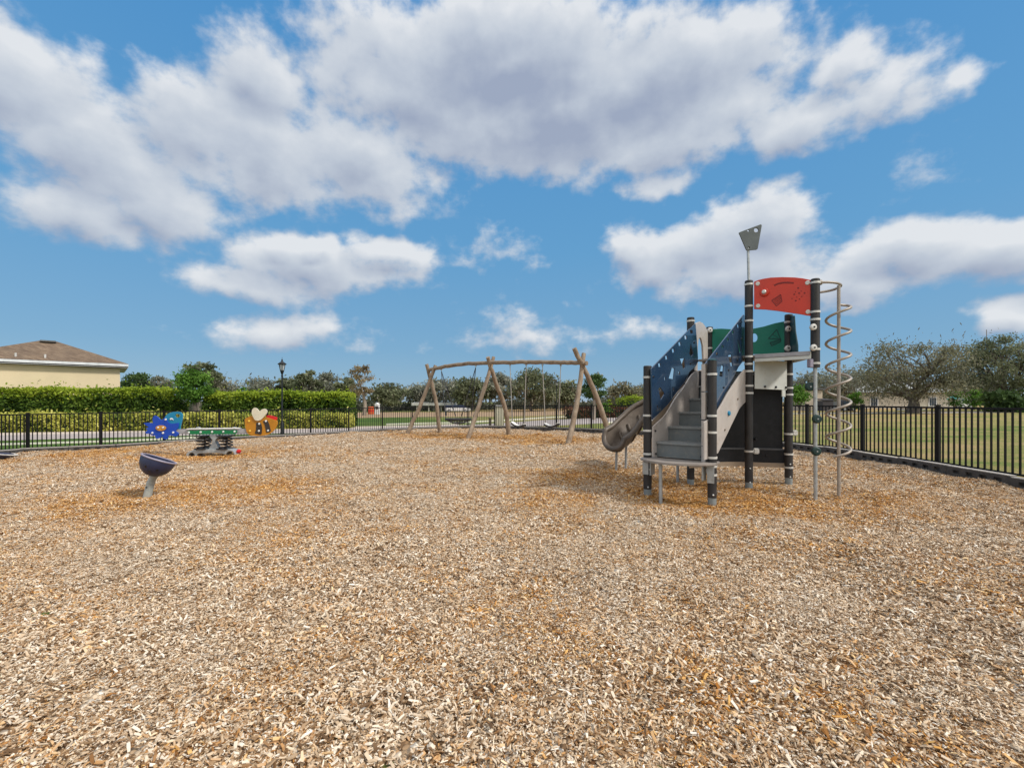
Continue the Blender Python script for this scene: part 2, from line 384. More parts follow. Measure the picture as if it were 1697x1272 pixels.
def azel(px, py):
    x = (px - CX) / F; z = (HY - py) / F
    return math.atan(x), math.atan(z / math.sqrt(1 + x * x))
def cloud_group():
    g = bpy.data.node_groups.new('cloud_field', 'ShaderNodeTree')
    g.interface.new_socket('P', in_out='INPUT', socket_type='NodeSocketVector')
    g.interface.new_socket('D', in_out='OUTPUT', socket_type='NodeSocketFloat')
    gi = g.nodes.new('NodeGroupInput'); go = g.nodes.new('NodeGroupOutput')
    P = gi.outputs[0]
    nz = noise(g, 5.5, 3, .5, P); nz.inputs['Lacunarity'].default_value = 2.3
    sub = N(g, 'ShaderNodeVectorMath', operation='SUBTRACT'); g.links.new(nz.outputs['Color'], sub.inputs[0]); sub.inputs[1].default_value = (.5, .5, .5)
    mul = N(g, 'ShaderNodeVectorMath', operation='MULTIPLY'); g.links.new(sub.outputs[0], mul.inputs[0]); mul.inputs[1].default_value = (.15, .07, 0)
    add = N(g, 'ShaderNodeVectorMath', operation='ADD'); g.links.new(P, add.inputs[0]); g.links.new(mul.outputs[0], add.inputs[1])
    Q = add.outputs[0]
    blobs = [  # picture-independent directions of the clouds: centre, radii (from the photo's 1697 grid), weight
        (20, 120, 190, 120, 1), (150, 245, 190, 110, 1), (120, 350, 120, 62, .9), (270, 345, 150, 55, .8), (330, 215, 120, 95, 1),
        (420, 120, 110, 70, 1), (440, 250, 190, 110, 1), (600, 260, 200, 90, 1), (690, 150, 210, 90, 1.05), (850, 110, 240, 90, 1.45),
        (900, 190, 280, 90, 1.35), (1070, 130, 190, 75, 1.4), (1080, 230, 200, 55, .9), (1200, 170, 150, 75, .8), (1330, 205, 130, 55, .9),
        (1460, 150, 110, 62, .8), (1560, 135, 75, 38, .7), (1100, 295, 60, 26, .55), (1410, 105, 60, 36, .55), (-60, 330, 110, 60, .8),
        (530, 440, 150, 46, 1.1), (420, 470, 105, 36, .9), (640, 420, 90, 30, .9), (490, 412, 60, 28, .9), (545, 410, 40, 22, .9),
        (450, 550, 120, 28, .6), (490, 540, 60, 24, .6), (570, 572, 45, 14, .22),
        (1170, 400, 130, 62, 1.1), (1260, 375, 85, 55, 1.1), (1100, 440, 100, 55, 1), (1060, 415, 60, 45, .9), (1230, 450, 170, 55, 1),
        (1500, 420, 150, 48, 1.1), (1630, 415, 140, 52, 1.1), (1420, 460, 160, 52, .9), (1680, 525, 75, 30, .9),
        (880, 560, 140, 20, .30), (860, 535, 50, 24, .16), (1010, 555, 60, 20, .28), (806, 414, 60, 20, .22), (1550, 272, 22, 12, .06), (1750, 420, 120, 60, 1)]
    acc = None
    for (cx, cy, rx, ry, s) in blobs:
        a, e = azel(cx, cy); a1, _ = azel(cx + rx, cy); a0, _ = azel(cx - rx, cy); _, e1 = azel(cx, cy - ry); _, e0 = azel(cx, cy + ry)
        mp = N(g, 'ShaderNodeVectorMath', operation='MULTIPLY_ADD')
        if acc is None: g.links.new(Q, mp.inputs[0])
        else:                    # (a vanishing dependence on the running value keeps the shader's evaluation in order)
            ch = N(g, 'ShaderNodeVectorMath', operation='MULTIPLY_ADD'); g.links.new(acc, ch.inputs[0]); ch.inputs[1].default_value = (1e-9, 1e-9, 0); g.links.new(Q, ch.inputs[2])
            g.links.new(ch.outputs[0], mp.inputs[0])
        sa, se = 2 / (a1 - a0), 2 / (e1 - e0)
        mp.inputs[1].default_value = (sa, se, 0); mp.inputs[2].default_value = (-a * sa, -e * se, 0)
        ln = N(g, 'ShaderNodeVectorMath', operation='LENGTH'); g.links.new(mp.outputs[0], ln.inputs[0])
        mm = N(g, 'ShaderNodeMath', operation='MULTIPLY_ADD'); g.links.new(ln.outputs['Value'], mm.inputs[0]); mm.inputs[1].default_value = -min(1.0, s); mm.inputs[2].default_value = s
        if acc is None: acc = mm.outputs[0]
        else:
            mx = N(g, 'ShaderNodeMath', operation='SMOOTH_MAX'); g.links.new(acc, mx.inputs[0]); g.links.new(mm.outputs[0], mx.inputs[1]); mx.inputs[2].default_value = .22
            acc = mx.outputs[0]
    mp = N(g, 'ShaderNodeMapping'); mp.inputs['Scale'].default_value = (1, 1.5, 1); g.links.new(P, mp.inputs['Vector'])
    fb = noise(g, 6.5, 2.6, .50, mp.outputs[0])
    k = N(g, 'ShaderNodeMath', operation='MULTIPLY_ADD'); g.links.new(fb.outputs['Fac'], k.inputs[0]); k.inputs[1].default_value = 1.35; k.inputs[2].default_value = -.575
    s_ = N(g, 'ShaderNodeMath', operation='ADD'); g.links.new(k.outputs[0], s_.inputs[0]); g.links.new(acc, s_.inputs[1])
    g.links.new(s_.outputs[0], go.inputs[0])
    return g
def build_world():
    w = bpy.data.worlds.new('World'); scene.world = w; w.use_nodes = True
    nt = w.node_tree; L = nt.links; bg = nt.nodes['Background']
    tc = N(nt, 'ShaderNodeTexCoord'); sx = N(nt, 'ShaderNodeSeparateXYZ'); L.new(tc.outputs['Generated'], sx.inputs[0])
    def math_(op, a, b=None, c=None, clamp=False):
        n = N(nt, 'ShaderNodeMath', operation=op, use_clamp=clamp)
        for i, v in enumerate((a, b, c)):
            if v is None: continue
            if isinstance(v, (int, float)): n.inputs[i].default_value = v
            else: L.new(v, n.inputs[i])
        return n.outputs[0]
    def sstep(v, a, b):
        n = N(nt, 'ShaderNodeMapRange', interpolation_type='SMOOTHSTEP'); L.new(v, n.inputs['Value'])
        n.inputs['From Min'].default_value = a; n.inputs['From Max'].default_value = b; return n.outputs['Result']
    def mixc(f, a, b):
        n = N(nt, 'ShaderNodeMixRGB')
        for i, v in (('Fac', f), ('Color1', a), ('Color2', b)):
            if isinstance(v, tuple): n.inputs[i].default_value = (*v, 1)
            elif isinstance(v, (int, float)): n.inputs[i].default_value = v
            else: L.new(v, n.inputs[i])
        return n.outputs[0]
    az = math_('ARCTAN2', sx.outputs['X'], sx.outputs['Y']); el = math_('ARCSINE', sx.outputs['Z'])
    cb = N(nt, 'ShaderNodeCombineXYZ'); L.new(az, cb.inputs[0]); L.new(el, cb.inputs[1])
    cg = cloud_group()
    def field(dx, dy):
        ad = N(nt, 'ShaderNodeVectorMath', operation='ADD'); L.new(cb.outputs[0], ad.inputs[0]); ad.inputs[1].default_value = (dx, dy, 0)
        gr = N(nt, 'ShaderNodeGroup'); gr.node_tree = cg; L.new(ad.outputs[0], gr.inputs[0]); return gr.outputs[0]
    f0 = field(0, 0); f1 = field(.014, .036)
    mpf = N(nt, 'ShaderNodeMapping'); mpf.inputs['Scale'].default_value = (1, 1.35, 1); L.new(cb.outputs[0], mpf.inputs['Vector'])
    fine = noise(nt, 22, 7, .58, mpf.outputs[0])
    fz = math_('SUBTRACT', fine.outputs['Fac'], .5)
    d0 = math_('MULTIPLY_ADD', fz, 1.05, f0)
    # Nishita air under a measured clear-sky gradient
    sky = N(nt, 'ShaderNodeTexSky', sky_type='NISHITA', sun_disc=False)
    sky.sun_elevation = math.asin(SUN.z); sky.sun_rotation = math.atan2(SUN.x, SUN.y)
    sky.ozone_density = 3; sky.dust_density = .4
    def lin(c): return tuple((((v / 255) + .055) / 1.055) ** 2.4 * 10 for v in c)
    e = math_('DIVIDE', el, .9, clamp=True)
    cr = ramp(nt, e, [(0, (.34, .47, .62)), (.03, (.25, .43, .61)), (.12, (.185, .395, .615)), (.35, (.125, .365, .65)), (.8, (.075, .30, .645)), (1, (.06, .22, .55))])
    sc = N(nt, 'ShaderNodeVectorMath', operation='SCALE'); L.new(cr.outputs['Color'], sc.inputs[0]); sc.inputs['Scale'].default_value = 10
    clear = mixc(.85, sky.outputs['Color'], sc.outputs[0])
    # clouds
    al = sstep(d0, -.07, .52)
    lit = math_('MULTIPLY_ADD', math_('SUBTRACT', f0, f1), .78, .61)
    lit = math_('MULTIPLY_ADD', fz, .45, lit)
    lit = math_('SUBTRACT', lit, math_('MULTIPLY', sstep(f0, .40, 1.5), .58), clamp=True)
    litc = ramp(nt, lit, [(0, (.355, .405, .525)), (.25, (.44, .49, .59)), (.5, (.545, .595, .675)), (.75, (.655, .695, .75)), (1, (.80, .82, .845))])
    ls = N(nt, 'ShaderNodeVectorMath', operation='SCALE'); L.new(litc.outputs['Color'], ls.inputs[0]); ls.inputs['Scale'].default_value = 10
    col = mixc(math_('MULTIPLY', al, .93), clear, ls.outputs[0])
    # unseen bright broken overcast added above and behind the camera to light the ground
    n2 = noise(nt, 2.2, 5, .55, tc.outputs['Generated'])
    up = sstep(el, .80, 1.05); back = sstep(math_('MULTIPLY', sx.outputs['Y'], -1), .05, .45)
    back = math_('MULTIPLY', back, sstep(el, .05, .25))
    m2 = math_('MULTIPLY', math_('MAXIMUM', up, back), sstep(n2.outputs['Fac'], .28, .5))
    col = mixc(m2, col, (OVERHEAD_FILL * 10, OVERHEAD_FILL * 9.8, OVERHEAD_FILL * 9.5))
    # below the horizon only bounce light from the land beyond the ground sheet
    dn = sstep(sx.outputs['Z'], -.02, -.06)
    col = mixc(dn, col, (2.2, 1.9, 1.4))
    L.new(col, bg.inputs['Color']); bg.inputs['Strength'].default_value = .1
    w.cycles.sampling_method = 'MANUAL'; w.cycles.sample_map_resolution = 512
OVERHEAD_FILL = 1.22
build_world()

# ---------------------------------------------------------------- fence line and ground
FP = [(-15.2, 3.2), (-15.35, 5.0), (-15.4, 6.8), (-15.3, 8.6), (-15.0, 10.4), (-14.45, 12.0)] + [((px - CX) / F * d, d) for px, d in
      ((46, 13.3), (167, 14.0), (272, 15.45), (363.6, 16.75), (443, 17.75), (514.8, 18.75), (578, 19.9), (633.5, 21.0), (683, 22.0), (729, 22.6), (775.5, 22.9),
       (820, 22.8), (868.4, 21.9), (922, 20.8), (980, 19.5), (1046.5, 18.0), (1112, 16.6), (1176, 15.0), (1243, 13.5))] + \
     [(7.75, 11.95), (7.86, 10.2), (7.72, 8.25), (7.55, 6.45), (7.3, 4.65), (7.0, 2.85)]
FPv = [Vector(p).to_3d() for p in FP]
def offset_line(pts, d):
    out = []
    for i, p in enumerate(pts):
        a = pts[max(i - 1, 0)]; b = pts[min(i + 1, len(pts) - 1)]
        t = (b - a).normalized(); out.append(p + Vector((t.y, -t.x, 0)) * d)   # to the right of travel = inside
    return out
KERB = offset_line(FPv, .20)
def gnd_z(x, y): return gz(x)

# one sheet for all the land, reaching the horizon
def grid_sheet(name, xs, ys, zf, m, kind='structure'):
    X, Y = np.meshgrid(xs, ys); Z = zf(X, Y); n = len(xs)
    V = np.stack([X, Y, Z], -1).reshape(-1, 3); fs = []
    for j in range(len(ys) - 1):
        for i in range(n - 1):
            a = j * n + i; fs.append((a, a + 1, a + n + 1, a + n))
    me = bpy.data.meshes.new(name); me.from_pydata(V.tolist(), [], fs)
    return tag(link(name, me, m, None, True), kind=kind)
def axis(lo, hi, near, step, grow=1.25):
    a = list(np.arange(-near, near + .01, step)); s = step
    while a[-1] < hi: s *= grow; a.append(a[-1] + s)
    s = step
    while a[0] > lo: s *= grow; a.insert(0, a[0] - s)
    return np.array(a)
def grassmat():
    m, nt, b = newmat('lawn')
    geo = N(nt, 'ShaderNodeNewGeometry'); P = geo.outputs['Position']
    mp = N(nt, 'ShaderNodeMapping'); mp.inputs['Scale'].default_value = (.55, 1, 1); nt.links.new(P, mp.inputs['Vector'])
    big = noise(nt, .09, 4, .6, mp.outputs[0]); mid = noise(nt, .6, 5, .65, mp.outputs[0]); fine = noise(nt, 9, 6, .7, P); ff = noise(nt, 45, 4, .7, P)
    sx = N(nt, 'ShaderNodeSeparateXYZ'); nt.links.new(P, sx.inputs[0])
    def mr(v, a, b_, c=0, d=1):
        n = N(nt, 'ShaderNodeMapRange', interpolation_type='SMOOTHSTEP'); nt.links.new(v, n.inputs['Value'])
        for k, q in zip(('From Min', 'From Max', 'To Min', 'To Max'), (a, b_, c, d)): n.inputs[k].default_value = q
        return n.outputs['Result']
    def mm(op, a, b_, clamp=False):
        n = N(nt, 'ShaderNodeMath', operation=op, use_clamp=clamp)
        for i, v in enumerate((a, b_)):
            if isinstance(v, (int, float)): n.inputs[i].default_value = v
            else: nt.links.new(v, n.inputs[i])
        return n.outputs[0]
    # dryness: watered verge on the left by the path, drier field to the right and beyond
    dry = mm('ADD', mr(sx.outputs['X'], -13, 2, -.12, .40), mm('MULTIPLY', mm('SUBTRACT', mid.outputs['Fac'], .5), 1.5))
    dry = mm('ADD', dry, mm('MULTIPLY', mm('SUBTRACT', big.outputs['Fac'], .5), 1.2))
    dry = mm('ADD', dry, mm('MULTIPLY', mm('SUBTRACT', fine.outputs['Fac'], .5), .9))
    dry = mm('ADD', dry, mr(sx.outputs['Y'], 40, 60, 0, .30))
    dry = mm('ADD', dry, .18, True)
    r = ramp(nt, dry, [(0, (.07, .135, .026)), (.3, (.145, .195, .05)), (.55, (.27, .25, .085)), (.8, (.40, .295, .14)), (1, (.42, .26, .13))])
    v = N(nt, 'ShaderNodeMixRGB', blend_type='MULTIPLY'); v.inputs['Fac'].default_value = .55
    r2 = ramp(nt, ff.outputs['Fac'], [(.3, (.45, .45, .45)), (.7, (1.25, 1.25, 1.25))])
    nt.links.new(r.outputs['Color'], v.inputs['Color1']); nt.links.new(r2.outputs['Color'], v.inputs['Color2'])
    nt.links.new(v.outputs[0], b.inputs['Base Color']); b.inputs['Roughness'].default_value = .95; b.inputs['Specular IOR Level'].default_value = .1
    bp = N(nt, 'ShaderNodeBump'); bp.inputs['Strength'].default_value = .8; bp.inputs['Distance'].default_value = .04
    nt.links.new(ff.outputs['Fac'], bp.inputs['Height']); nt.links.new(bp.outputs['Normal'], b.inputs['Normal'])
    return m
def land_z(X, Y):
    Z = S * np.clip(X, -60, 60) - .02
    inside = poly_inside(np.stack([X, Y], -1).reshape(-1, 2), [(p.x, p.y) for p in KERB]).reshape(X.shape)
    return Z - .28 * inside
def poly_inside(P, poly):
    x, y = P[:, 0], P[:, 1]; ins = np.zeros(len(P), bool); n = len(poly)
    for i in range(n):
        x1, y1 = poly[i]; x2, y2 = poly[(i + 1) % n]
        c = ((y1 > y) != (y2 > y)); ins ^= c & (x < (x2 - x1) * (y - y1) / (y2 - y1 + 1e-12) + x1)
    return ins
grid_sheet('ground', axis(-1500, 1500, 20, 1.0), axis(-300, 2500, 30, 1.0), land_z, grassmat())

def dist_to_line(P, line):
    d = np.full(len(P), 1e9)
    for a, b in zip(line[:-1], line[1:]):
        a2 = np.array([a.x, a.y]); ab = np.array([b.x - a.x, b.y - a.y]); t = np.clip(((P - a2) @ ab) / (ab @ ab), 0, 1)
        d = np.minimum(d, np.linalg.norm(P - (a2 + t[:, None] * ab), axis=1))
    return d
_ph = rng.uniform(0, 6.28, (14, 3)); _dr = rng.uniform(0, 6.28, 14)
_wl = np.array([3.1, 2.7, 2.2, 1.9, 1.6, 1.35, 1.1, .95, .8, .7, .6, .5, .42, .36])
def bumps(P):
    z = np.zeros(len(P))
    for k in range(14):
        u = P[:, 0] * math.cos(_dr[k]) + P[:, 1] * math.sin(_dr[k]); v = -P[:, 0] * math.sin(_dr[k]) + P[:, 1] * math.cos(_dr[k])
        z += .0085 * _wl[k] ** .6 * np.sin(6.283 * u / _wl[k] + _ph[k, 0]) * np.sin(6.283 * v / _wl[k] * .7 + _ph[k, 1])
    return z
HOLLOWS = [(2.05, 9.05, .55, .07), (.25, 16.45, .8, .10), (1.4, 15.6, .8, .10), (1.1, 14.3, .6, .07), (-2.0, 18.5, 1.6, .04), (1.2, 15.4, 1.4, .05), (-5.45, 6.75, .5, .05), (-8.2, 12.5, 1.3, .05),
           (2.3, 5.9, .7, .05), (4.2, 6.2, .6, .06), (-13.4, 11.7, .9, .08)]
def mulch_z(P):
    P = np.atleast_2d(P); z = S * P[:, 0] + bumps(P)
    d = dist_to_line(P, KERB)
    left = 1 / (1 + np.exp((P[:, 0] + 1.5) / .9))        # raked up against the border on the far and left sides
    near45 = np.clip((P[:, 1] - 12.6) / 1.5, 0, 1)
    z += .085 * np.exp(-d / .8) * left * near45
    for (x, y, r, h) in HOLLOWS:
        q = ((P[:, 0] - x) ** 2 + (P[:, 1] - y) ** 2) / r ** 2
        z += -h * np.exp(-q) + h * .45 * np.exp(-((np.sqrt(q) - 1.5) / .45) ** 2)
    return z
def mz(x, y): return float(mulch_z(np.array([[x, y]]))[0])
# fresh orange chips show where play has stirred the surface: real patches, in plan coordinates
FRESH = [(-5.2, 6.9, 1.6, .55), (-4.2, 7.3, 1.2, .5), (-8.2, 12.3, 2.2, .6), (2.4, 6.2, 1.0, .45), (3.6, 6.3, 1.4, .5), (4.5, 6.0, 1.1, .45), (1.0, 8.0, 1.1, .45), (2.0, 8.6, 1.0, .5),
         (-2.6, 18.4, 2.0, .9), (-1.2, 17.6, 1.5, .8), (.5, 16.0, 1.8, 1.0), (1.4, 15.3, 1.6, 1.0), (-4.0, 19.0, 1.5, .4), (-13, 11, 1.6, .5), (-12, 9.5, 1.3, .4), (1.9, 6.5, .8, .5), (2.6, 7.2, 1.0, .5), (-11.5, 13, 2, .4), (.6, 6.2, .8, .3)]
def mulchmat(chip):
    m, nt, b = newmat('mulch_chip' if chip else 'mulch_bed')
    geo = N(nt, 'ShaderNodeNewGeometry'); P = geo.outputs['Position']
    def mm(op, a, b_=None, clamp=False):
        n = N(nt, 'ShaderNodeMath', operation=op, use_clamp=clamp)
        for i, v in enumerate((a, b_)):
            if v is None: continue
            if isinstance(v, (int, float)): n.inputs[i].default_value = v
            else: nt.links.new(v, n.inputs[i])
        return n.outputs[0]
    n1 = noise(nt, .55, 5, .62, P); n2 = noise(nt, 2.4, 4, .6, P)
    fresh = mm('ADD', mm('MULTIPLY', mm('SUBTRACT', n1.outputs['Fac'], .47), 2.9), mm('MULTIPLY', mm('SUBTRACT', n2.outputs['Fac'], .5), 2.2))
    acc = None
    for (x, y, r, s) in FRESH:
        d = N(nt, 'ShaderNodeVectorMath', operation='DISTANCE'); nt.links.new(P, d.inputs[0]); d.inputs[1].default_value = (x, y, gz(x))
        q = mm('MULTIPLY', mm('SUBTRACT', 1.0, mm('DIVIDE', d.outputs['Value'], r * 1.25)), s * 2.7, True)
        acc = q if acc is None else mm('MAXIMUM', acc, q)
    fresh = mm('ADD', fresh, acc)
    if chip:
        at_ = N(nt, 'ShaderNodeAttribute', attribute_name='tint'); oi = N(nt, 'ShaderNodeObjectInfo')
        t = mm('FRACT', mm('ADD', at_.outputs['Fac'], oi.outputs['Random']))
        t2 = mm('FRACT', mm('MULTIPLY', t, 7.31))
    else:
        vo = N(nt, 'ShaderNodeTexVoronoi'); vo.inputs['Scale'].default_value = 40
        mp = N(nt, 'ShaderNodeMapping'); mp.inputs['Scale'].default_value = (1, 1, .3); nt.links.new(P, mp.inputs['Vector'])
        dn = noise(nt, 14, 2, .5, P); ad = N(nt, 'ShaderNodeMixRGB'); ad.inputs['Fac'].default_value = .03
        nt.links.new(mp.outputs[0], ad.inputs['Color1']); nt.links.new(dn.outputs['Color'], ad.inputs['Color2'])
        nt.links.new(ad.outputs[0], vo.inputs['Vector'])
        sp = N(nt, 'ShaderNodeSeparateColor'); nt.links.new(vo.outputs['Color'], sp.inputs[0])
        t = sp.outputs[0]; t2 = sp.outputs[1]
    # weathered greys against fresh orange-browns
    old = ramp(nt, t, [(.0, (.09, .048, .022)), (.17, (.27, .165, .085)), (.42, (.48, .35, .225)), (.70, (.65, .525, .385)), (.92, (.78, .685, .56)), (1, (.82, .75, .65))])
    new = ramp(nt, t, [(.0, (.12, .044, .008)), (.3, (.36, .145, .024)), (.6, (.56, .265, .055)), (.85, (.68, .40, .13)), (1, (.78, .58, .31))])
    f = mm('ADD', fresh, mm('MULTIPLY', mm('SUBTRACT', t2, .56), 1.7), True)
    mx = N(nt, 'ShaderNodeMixRGB'); nt.links.new(f, mx.inputs['Fac']); nt.links.new(old.outputs['Color'], mx.inputs['Color1']); nt.links.new(new.outputs['Color'], mx.inputs['Color2'])
    nt.links.new(mx.outputs[0], b.inputs['Base Color'])
    b.inputs['Roughness'].default_value = .8; b.inputs['Specular IOR Level'].default_value = .25
    bp = N(nt, 'ShaderNodeBump')
    if chip:
        tc = objcoord(nt); q = noise(nt, 160, 3, .6, tc); nt.links.new(q.outputs['Fac'], bp.inputs['Height']); bp.inputs['Strength'].default_value = .4; bp.inputs['Distance'].default_value = .003
    else:
        inv = mm('SUBTRACT', 1.0, vo.outputs['Distance']); nt.links.new(mm('ADD', inv, mm('MULTIPLY', t, .8)), bp.inputs['Height']); bp.inputs['Strength'].default_value = 1; bp.inputs['Distance'].default_value = .03
    nt.links.new(bp.outputs['Normal'], b.inputs['Normal'])
    return m
def build_mulch():
    loop = offset_line(FPv, .12); loop = [(p.x, p.y) for p in loop] + [(6.9, -3.0), (-15.1, -3.0)]
    c = np.array([-3.0, 8.5]); na, nr = 420, 150
    poly = np.array(loop); ang = np.linspace(0, 2 * np.pi, na, endpoint=False); rad = []
    for a in ang:
        d = np.array([math.cos(a), math.sin(a)]); best = 1e9
        for i in range(len(poly)):
            p, q = poly[i], poly[(i + 1) % len(poly)]; e = q - p; den = d[0] * e[1] - d[1] * e[0]
            if abs(den) < 1e-9: continue
            w = p - c; t = (w[0] * e[1] - w[1] * e[0]) / den; s = (w[0] * d[1] - w[1] * d[0]) / den
            if t > 0 and -1e-6 <= s <= 1 + 1e-6: best = min(best, t)
        rad.append(best)
    rad = np.array(rad); rr = (np.arange(1, nr + 1) / nr)
    P = c + np.stack([np.cos(ang), np.sin(ang)], -1)[:, None, :] * (rad[:, None] * rr[None, :])[..., None]
    P = np.concatenate([c[None], P.reshape(-1, 2)]); Z = mulch_z(P)
    V = np.concatenate([P, Z[:, None]], 1); fs = []
    for i in range(na):
        j = (i + 1) % na
        fs.append((0, 1 + i * nr, 1 + j * nr))
        for k in range(nr - 1): fs.append((1 + i * nr + k, 1 + i * nr + k + 1, 1 + j * nr + k + 1, 1 + j * nr + k))
    ns = len(V)
    # clump positions: denser where they are seen large
    pts = []
    for (d0, d1, den) in ((1.2, 3.0, 1250), (3.0, 4.5, 900), (4.5, 6.5, 560), (6.5, 9, 320), (9, 13, 140), (13, 24, 55)):
        area = (d1 - d0) * 2.5 * d1; n = int(area * den * CHIPS)
        y = rng.uniform(d0, d1, n); x = rng.uniform(-1.25, 1.25, n) * d1
        keep = np.abs(x) < 1.2 * y + .3
        pts.append(np.stack([x, y], -1)[keep])
    pts = np.concatenate(pts); pts = pts[poly_inside(pts, loop)]
    pts = pts[dist_to_line(pts, KERB) > .10]
    # away from under the border
    zz = mulch_z(pts); n = len(pts)
    V = np.concatenate([V, np.concatenate([pts, zz[:, None] + rng.uniform(-.004, .006, n)[:, None]], 1)])
    me = bpy.data.meshes.new('wood_mulch'); me.from_pydata(V.tolist(), [], fs)
    sel = np.zeros(len(V), bool); sel[ns:] = True
    a = me.attributes.new('sel', 'BOOLEAN', 'POINT'); a.data.foreach_set('value', sel)
    rot = np.zeros((len(V), 3), np.float32); rot[ns:, 2] = rng.uniform(0, 6.28, n); rot[ns:, 0] = rng.normal(0, .12, n); rot[ns:, 1] = rng.normal(0, .12, n)
    a = me.attributes.new('rot', 'FLOAT_VECTOR', 'POINT'); a.data.foreach_set('vector', rot.ravel())
    scl = np.ones(len(V), np.float32); scl[ns:] = rng.uniform(.50, 1.02, n) * (1 + .25 * np.sin(pts[:, 0] * 2.3 + np.sin(pts[:, 1] * 1.7) * 2) * np.sin(pts[:, 1] * 2.9 + pts[:, 0])) * (1 + np.clip((pts[:, 1] - 5) / 14, 0, .9))
    a = me.attributes.new('scl', 'FLOAT', 'POINT'); a.data.foreach_set('value', scl)
    idx = np.zeros(len(V), np.int32); idx[ns:] = rng.integers(0, NCL, n)
    a = me.attributes.new('idx', 'INT', 'POINT'); a.data.foreach_set('value', idx)
    o = link('wood_mulch', me, mulchmat(False), None, True); tag(o, 'bed of loose tan and orange wood chips filling the playground', 'wood chips', kind='stuff')
    chipm = mulchmat(True); cc = bpy.data.collections.new('chip_clumps')
    for i in range(NCL):
        mb = MB(); tints = []
        for k in range(17):
            L = float(rng.lognormal(math.log(.0175), .55)); L = min(.085, max(.007, L)); W = L * float(rng.uniform(.16, .6)); W = min(W, .0135); T = float(rng.uniform(.0015, .0045))
            q = Matrix.Rotation(rng.uniform(0, 6.28), 3, 'Z') @ Matrix.Rotation(rng.normal(0, .33), 3, 'Y') @ Matrix.Rotation(rng.normal(0, .4), 3, 'X')
            r_ = .052 * math.sqrt(rng.uniform(0, 1)); th = rng.uniform(0, 6.28); c3 = Vector((r_ * math.cos(th), r_ * math.sin(th), rng.uniform(.001, .013)))
            b0, b1, sk, bow = rng.uniform(.35, 1), rng.uniform(.35, 1), rng.uniform(-.3, .3), rng.uniform(-.15, .2) * L
            vs = []
            for (x, wv, dz) in ((-L / 2, W * b0, 0), (sk * L * .3, W, bow), (L / 2, W * b1, 0)):
                for (yy, z_) in ((-wv / 2, -T / 2), (wv / 2, -T / 2), (wv / 2 * .85, T / 2), (-wv / 2 * .85, T / 2)):
                    vs.append(q @ Vector((x + yy * sk, yy, z_ + dz)) + c3)
            mb.add(vs, [(0, 3, 2, 1), (8, 9, 10, 11)] + [(a_ + s0, (a_ + 1) % 4 + s0, (a_ + 1) % 4 + s0 + 4, a_ + s0 + 4) for s0 in (0, 4) for a_ in range(4)])
            tints += [float(rng.uniform(0, 1))] * 12
        m_ = bpy.data.meshes.new('chip_clump'); m_.from_pydata(mb.v, [], mb.f); m_.materials.append(chipm)
        at_ = m_.attributes.new('tint', 'FLOAT', 'POINT'); at_.data.foreach_set('value', tints)
        cc.objects.link(bpy.data.objects.new('chip_clump', m_))
    g = bpy.data.node_groups.new('scatter_chips', 'GeometryNodeTree')
    g.interface.new_socket('Geometry', in_out='INPUT', socket_type='NodeSocketGeometry'); g.interface.new_socket('Geometry', in_out='OUTPUT', socket_type='NodeSocketGeometry')
    gi = g.nodes.new('NodeGroupInput'); go = g.nodes.new('NodeGroupOutput')
    def na_(nm, t): n_ = N(g, 'GeometryNodeInputNamedAttribute', data_type=t); n_.inputs['Name'].default_value = nm; return n_.outputs[0]
    iop = N(g, 'GeometryNodeInstanceOnPoints'); ci = N(g, 'GeometryNodeCollectionInfo'); ci.inputs['Collection'].default_value = cc
    ci.inputs['Separate Children'].default_value = True; ci.inputs['Reset Children'].default_value = True
    g.links.new(gi.outputs[0], iop.inputs['Points']); g.links.new(na_('sel', 'BOOLEAN'), iop.inputs['Selection']); g.links.new(ci.outputs[0], iop.inputs['Instance'])
    iop.inputs['Pick Instance'].default_value = True; g.links.new(na_('idx', 'INT'), iop.inputs['Instance Index'])
    e2r = N(g, 'FunctionNodeEulerToRotation'); g.links.new(na_('rot', 'FLOAT_VECTOR'), e2r.inputs[0]); g.links.new(e2r.outputs[0], iop.inputs['Rotation'])
    g.links.new(na_('scl', 'FLOAT'), iop.inputs['Scale'])
    jn = N(g, 'GeometryNodeJoinGeometry'); g.links.new(iop.outputs[0], jn.inputs[0]); g.links.new(gi.outputs[0], jn.inputs[0]); g.links.new(jn.outputs[0], go.inputs[0])
    md = o.modifiers.new('chips', 'NODES'); md.node_group = g
    print('chip clumps', n)
CHIPS, NCL = 1.0, 16
build_mulch()

# path, kerb lines: ground sheets laid over the lawn
def lift(p, dz): return Vector((p.x, p.y, p.z + dz))
def strip(name, near, far, m, dz, n=60, kind='structure'):
    def samp(pts):
        P = [G(*p) for p in pts]; P = spline(P, 10); L = [0]
        for a, b in zip(P[:-1], P[1:]): L.append(L[-1] + (b - a).length)
        out = []
        for k in range(n + 1):
            t = L[-1] * k / n; i = max(0, min(len(P) - 2, int(np.searchsorted(L, t)) - 1)); f_ = (t - L[i]) / max(1e-6, L[i + 1] - L[i]); out.append(P[i].lerp(P[i + 1], f_))
        return out
    a, b = samp(near), samp(far); mb = MB()
    vs = []
    for p, q in zip(a, b): vs += [Vector((p.x, p.y, gz(p.x) - .02 + dz)), Vector((q.x, q.y, gz(q.x) - .02 + dz))]
    mb.add(vs, [(2 * i, 2 * i + 2, 2 * i + 3, 2 * i + 1) for i in range(n)])
    return tag(mb.build(name, m), kind=kind)
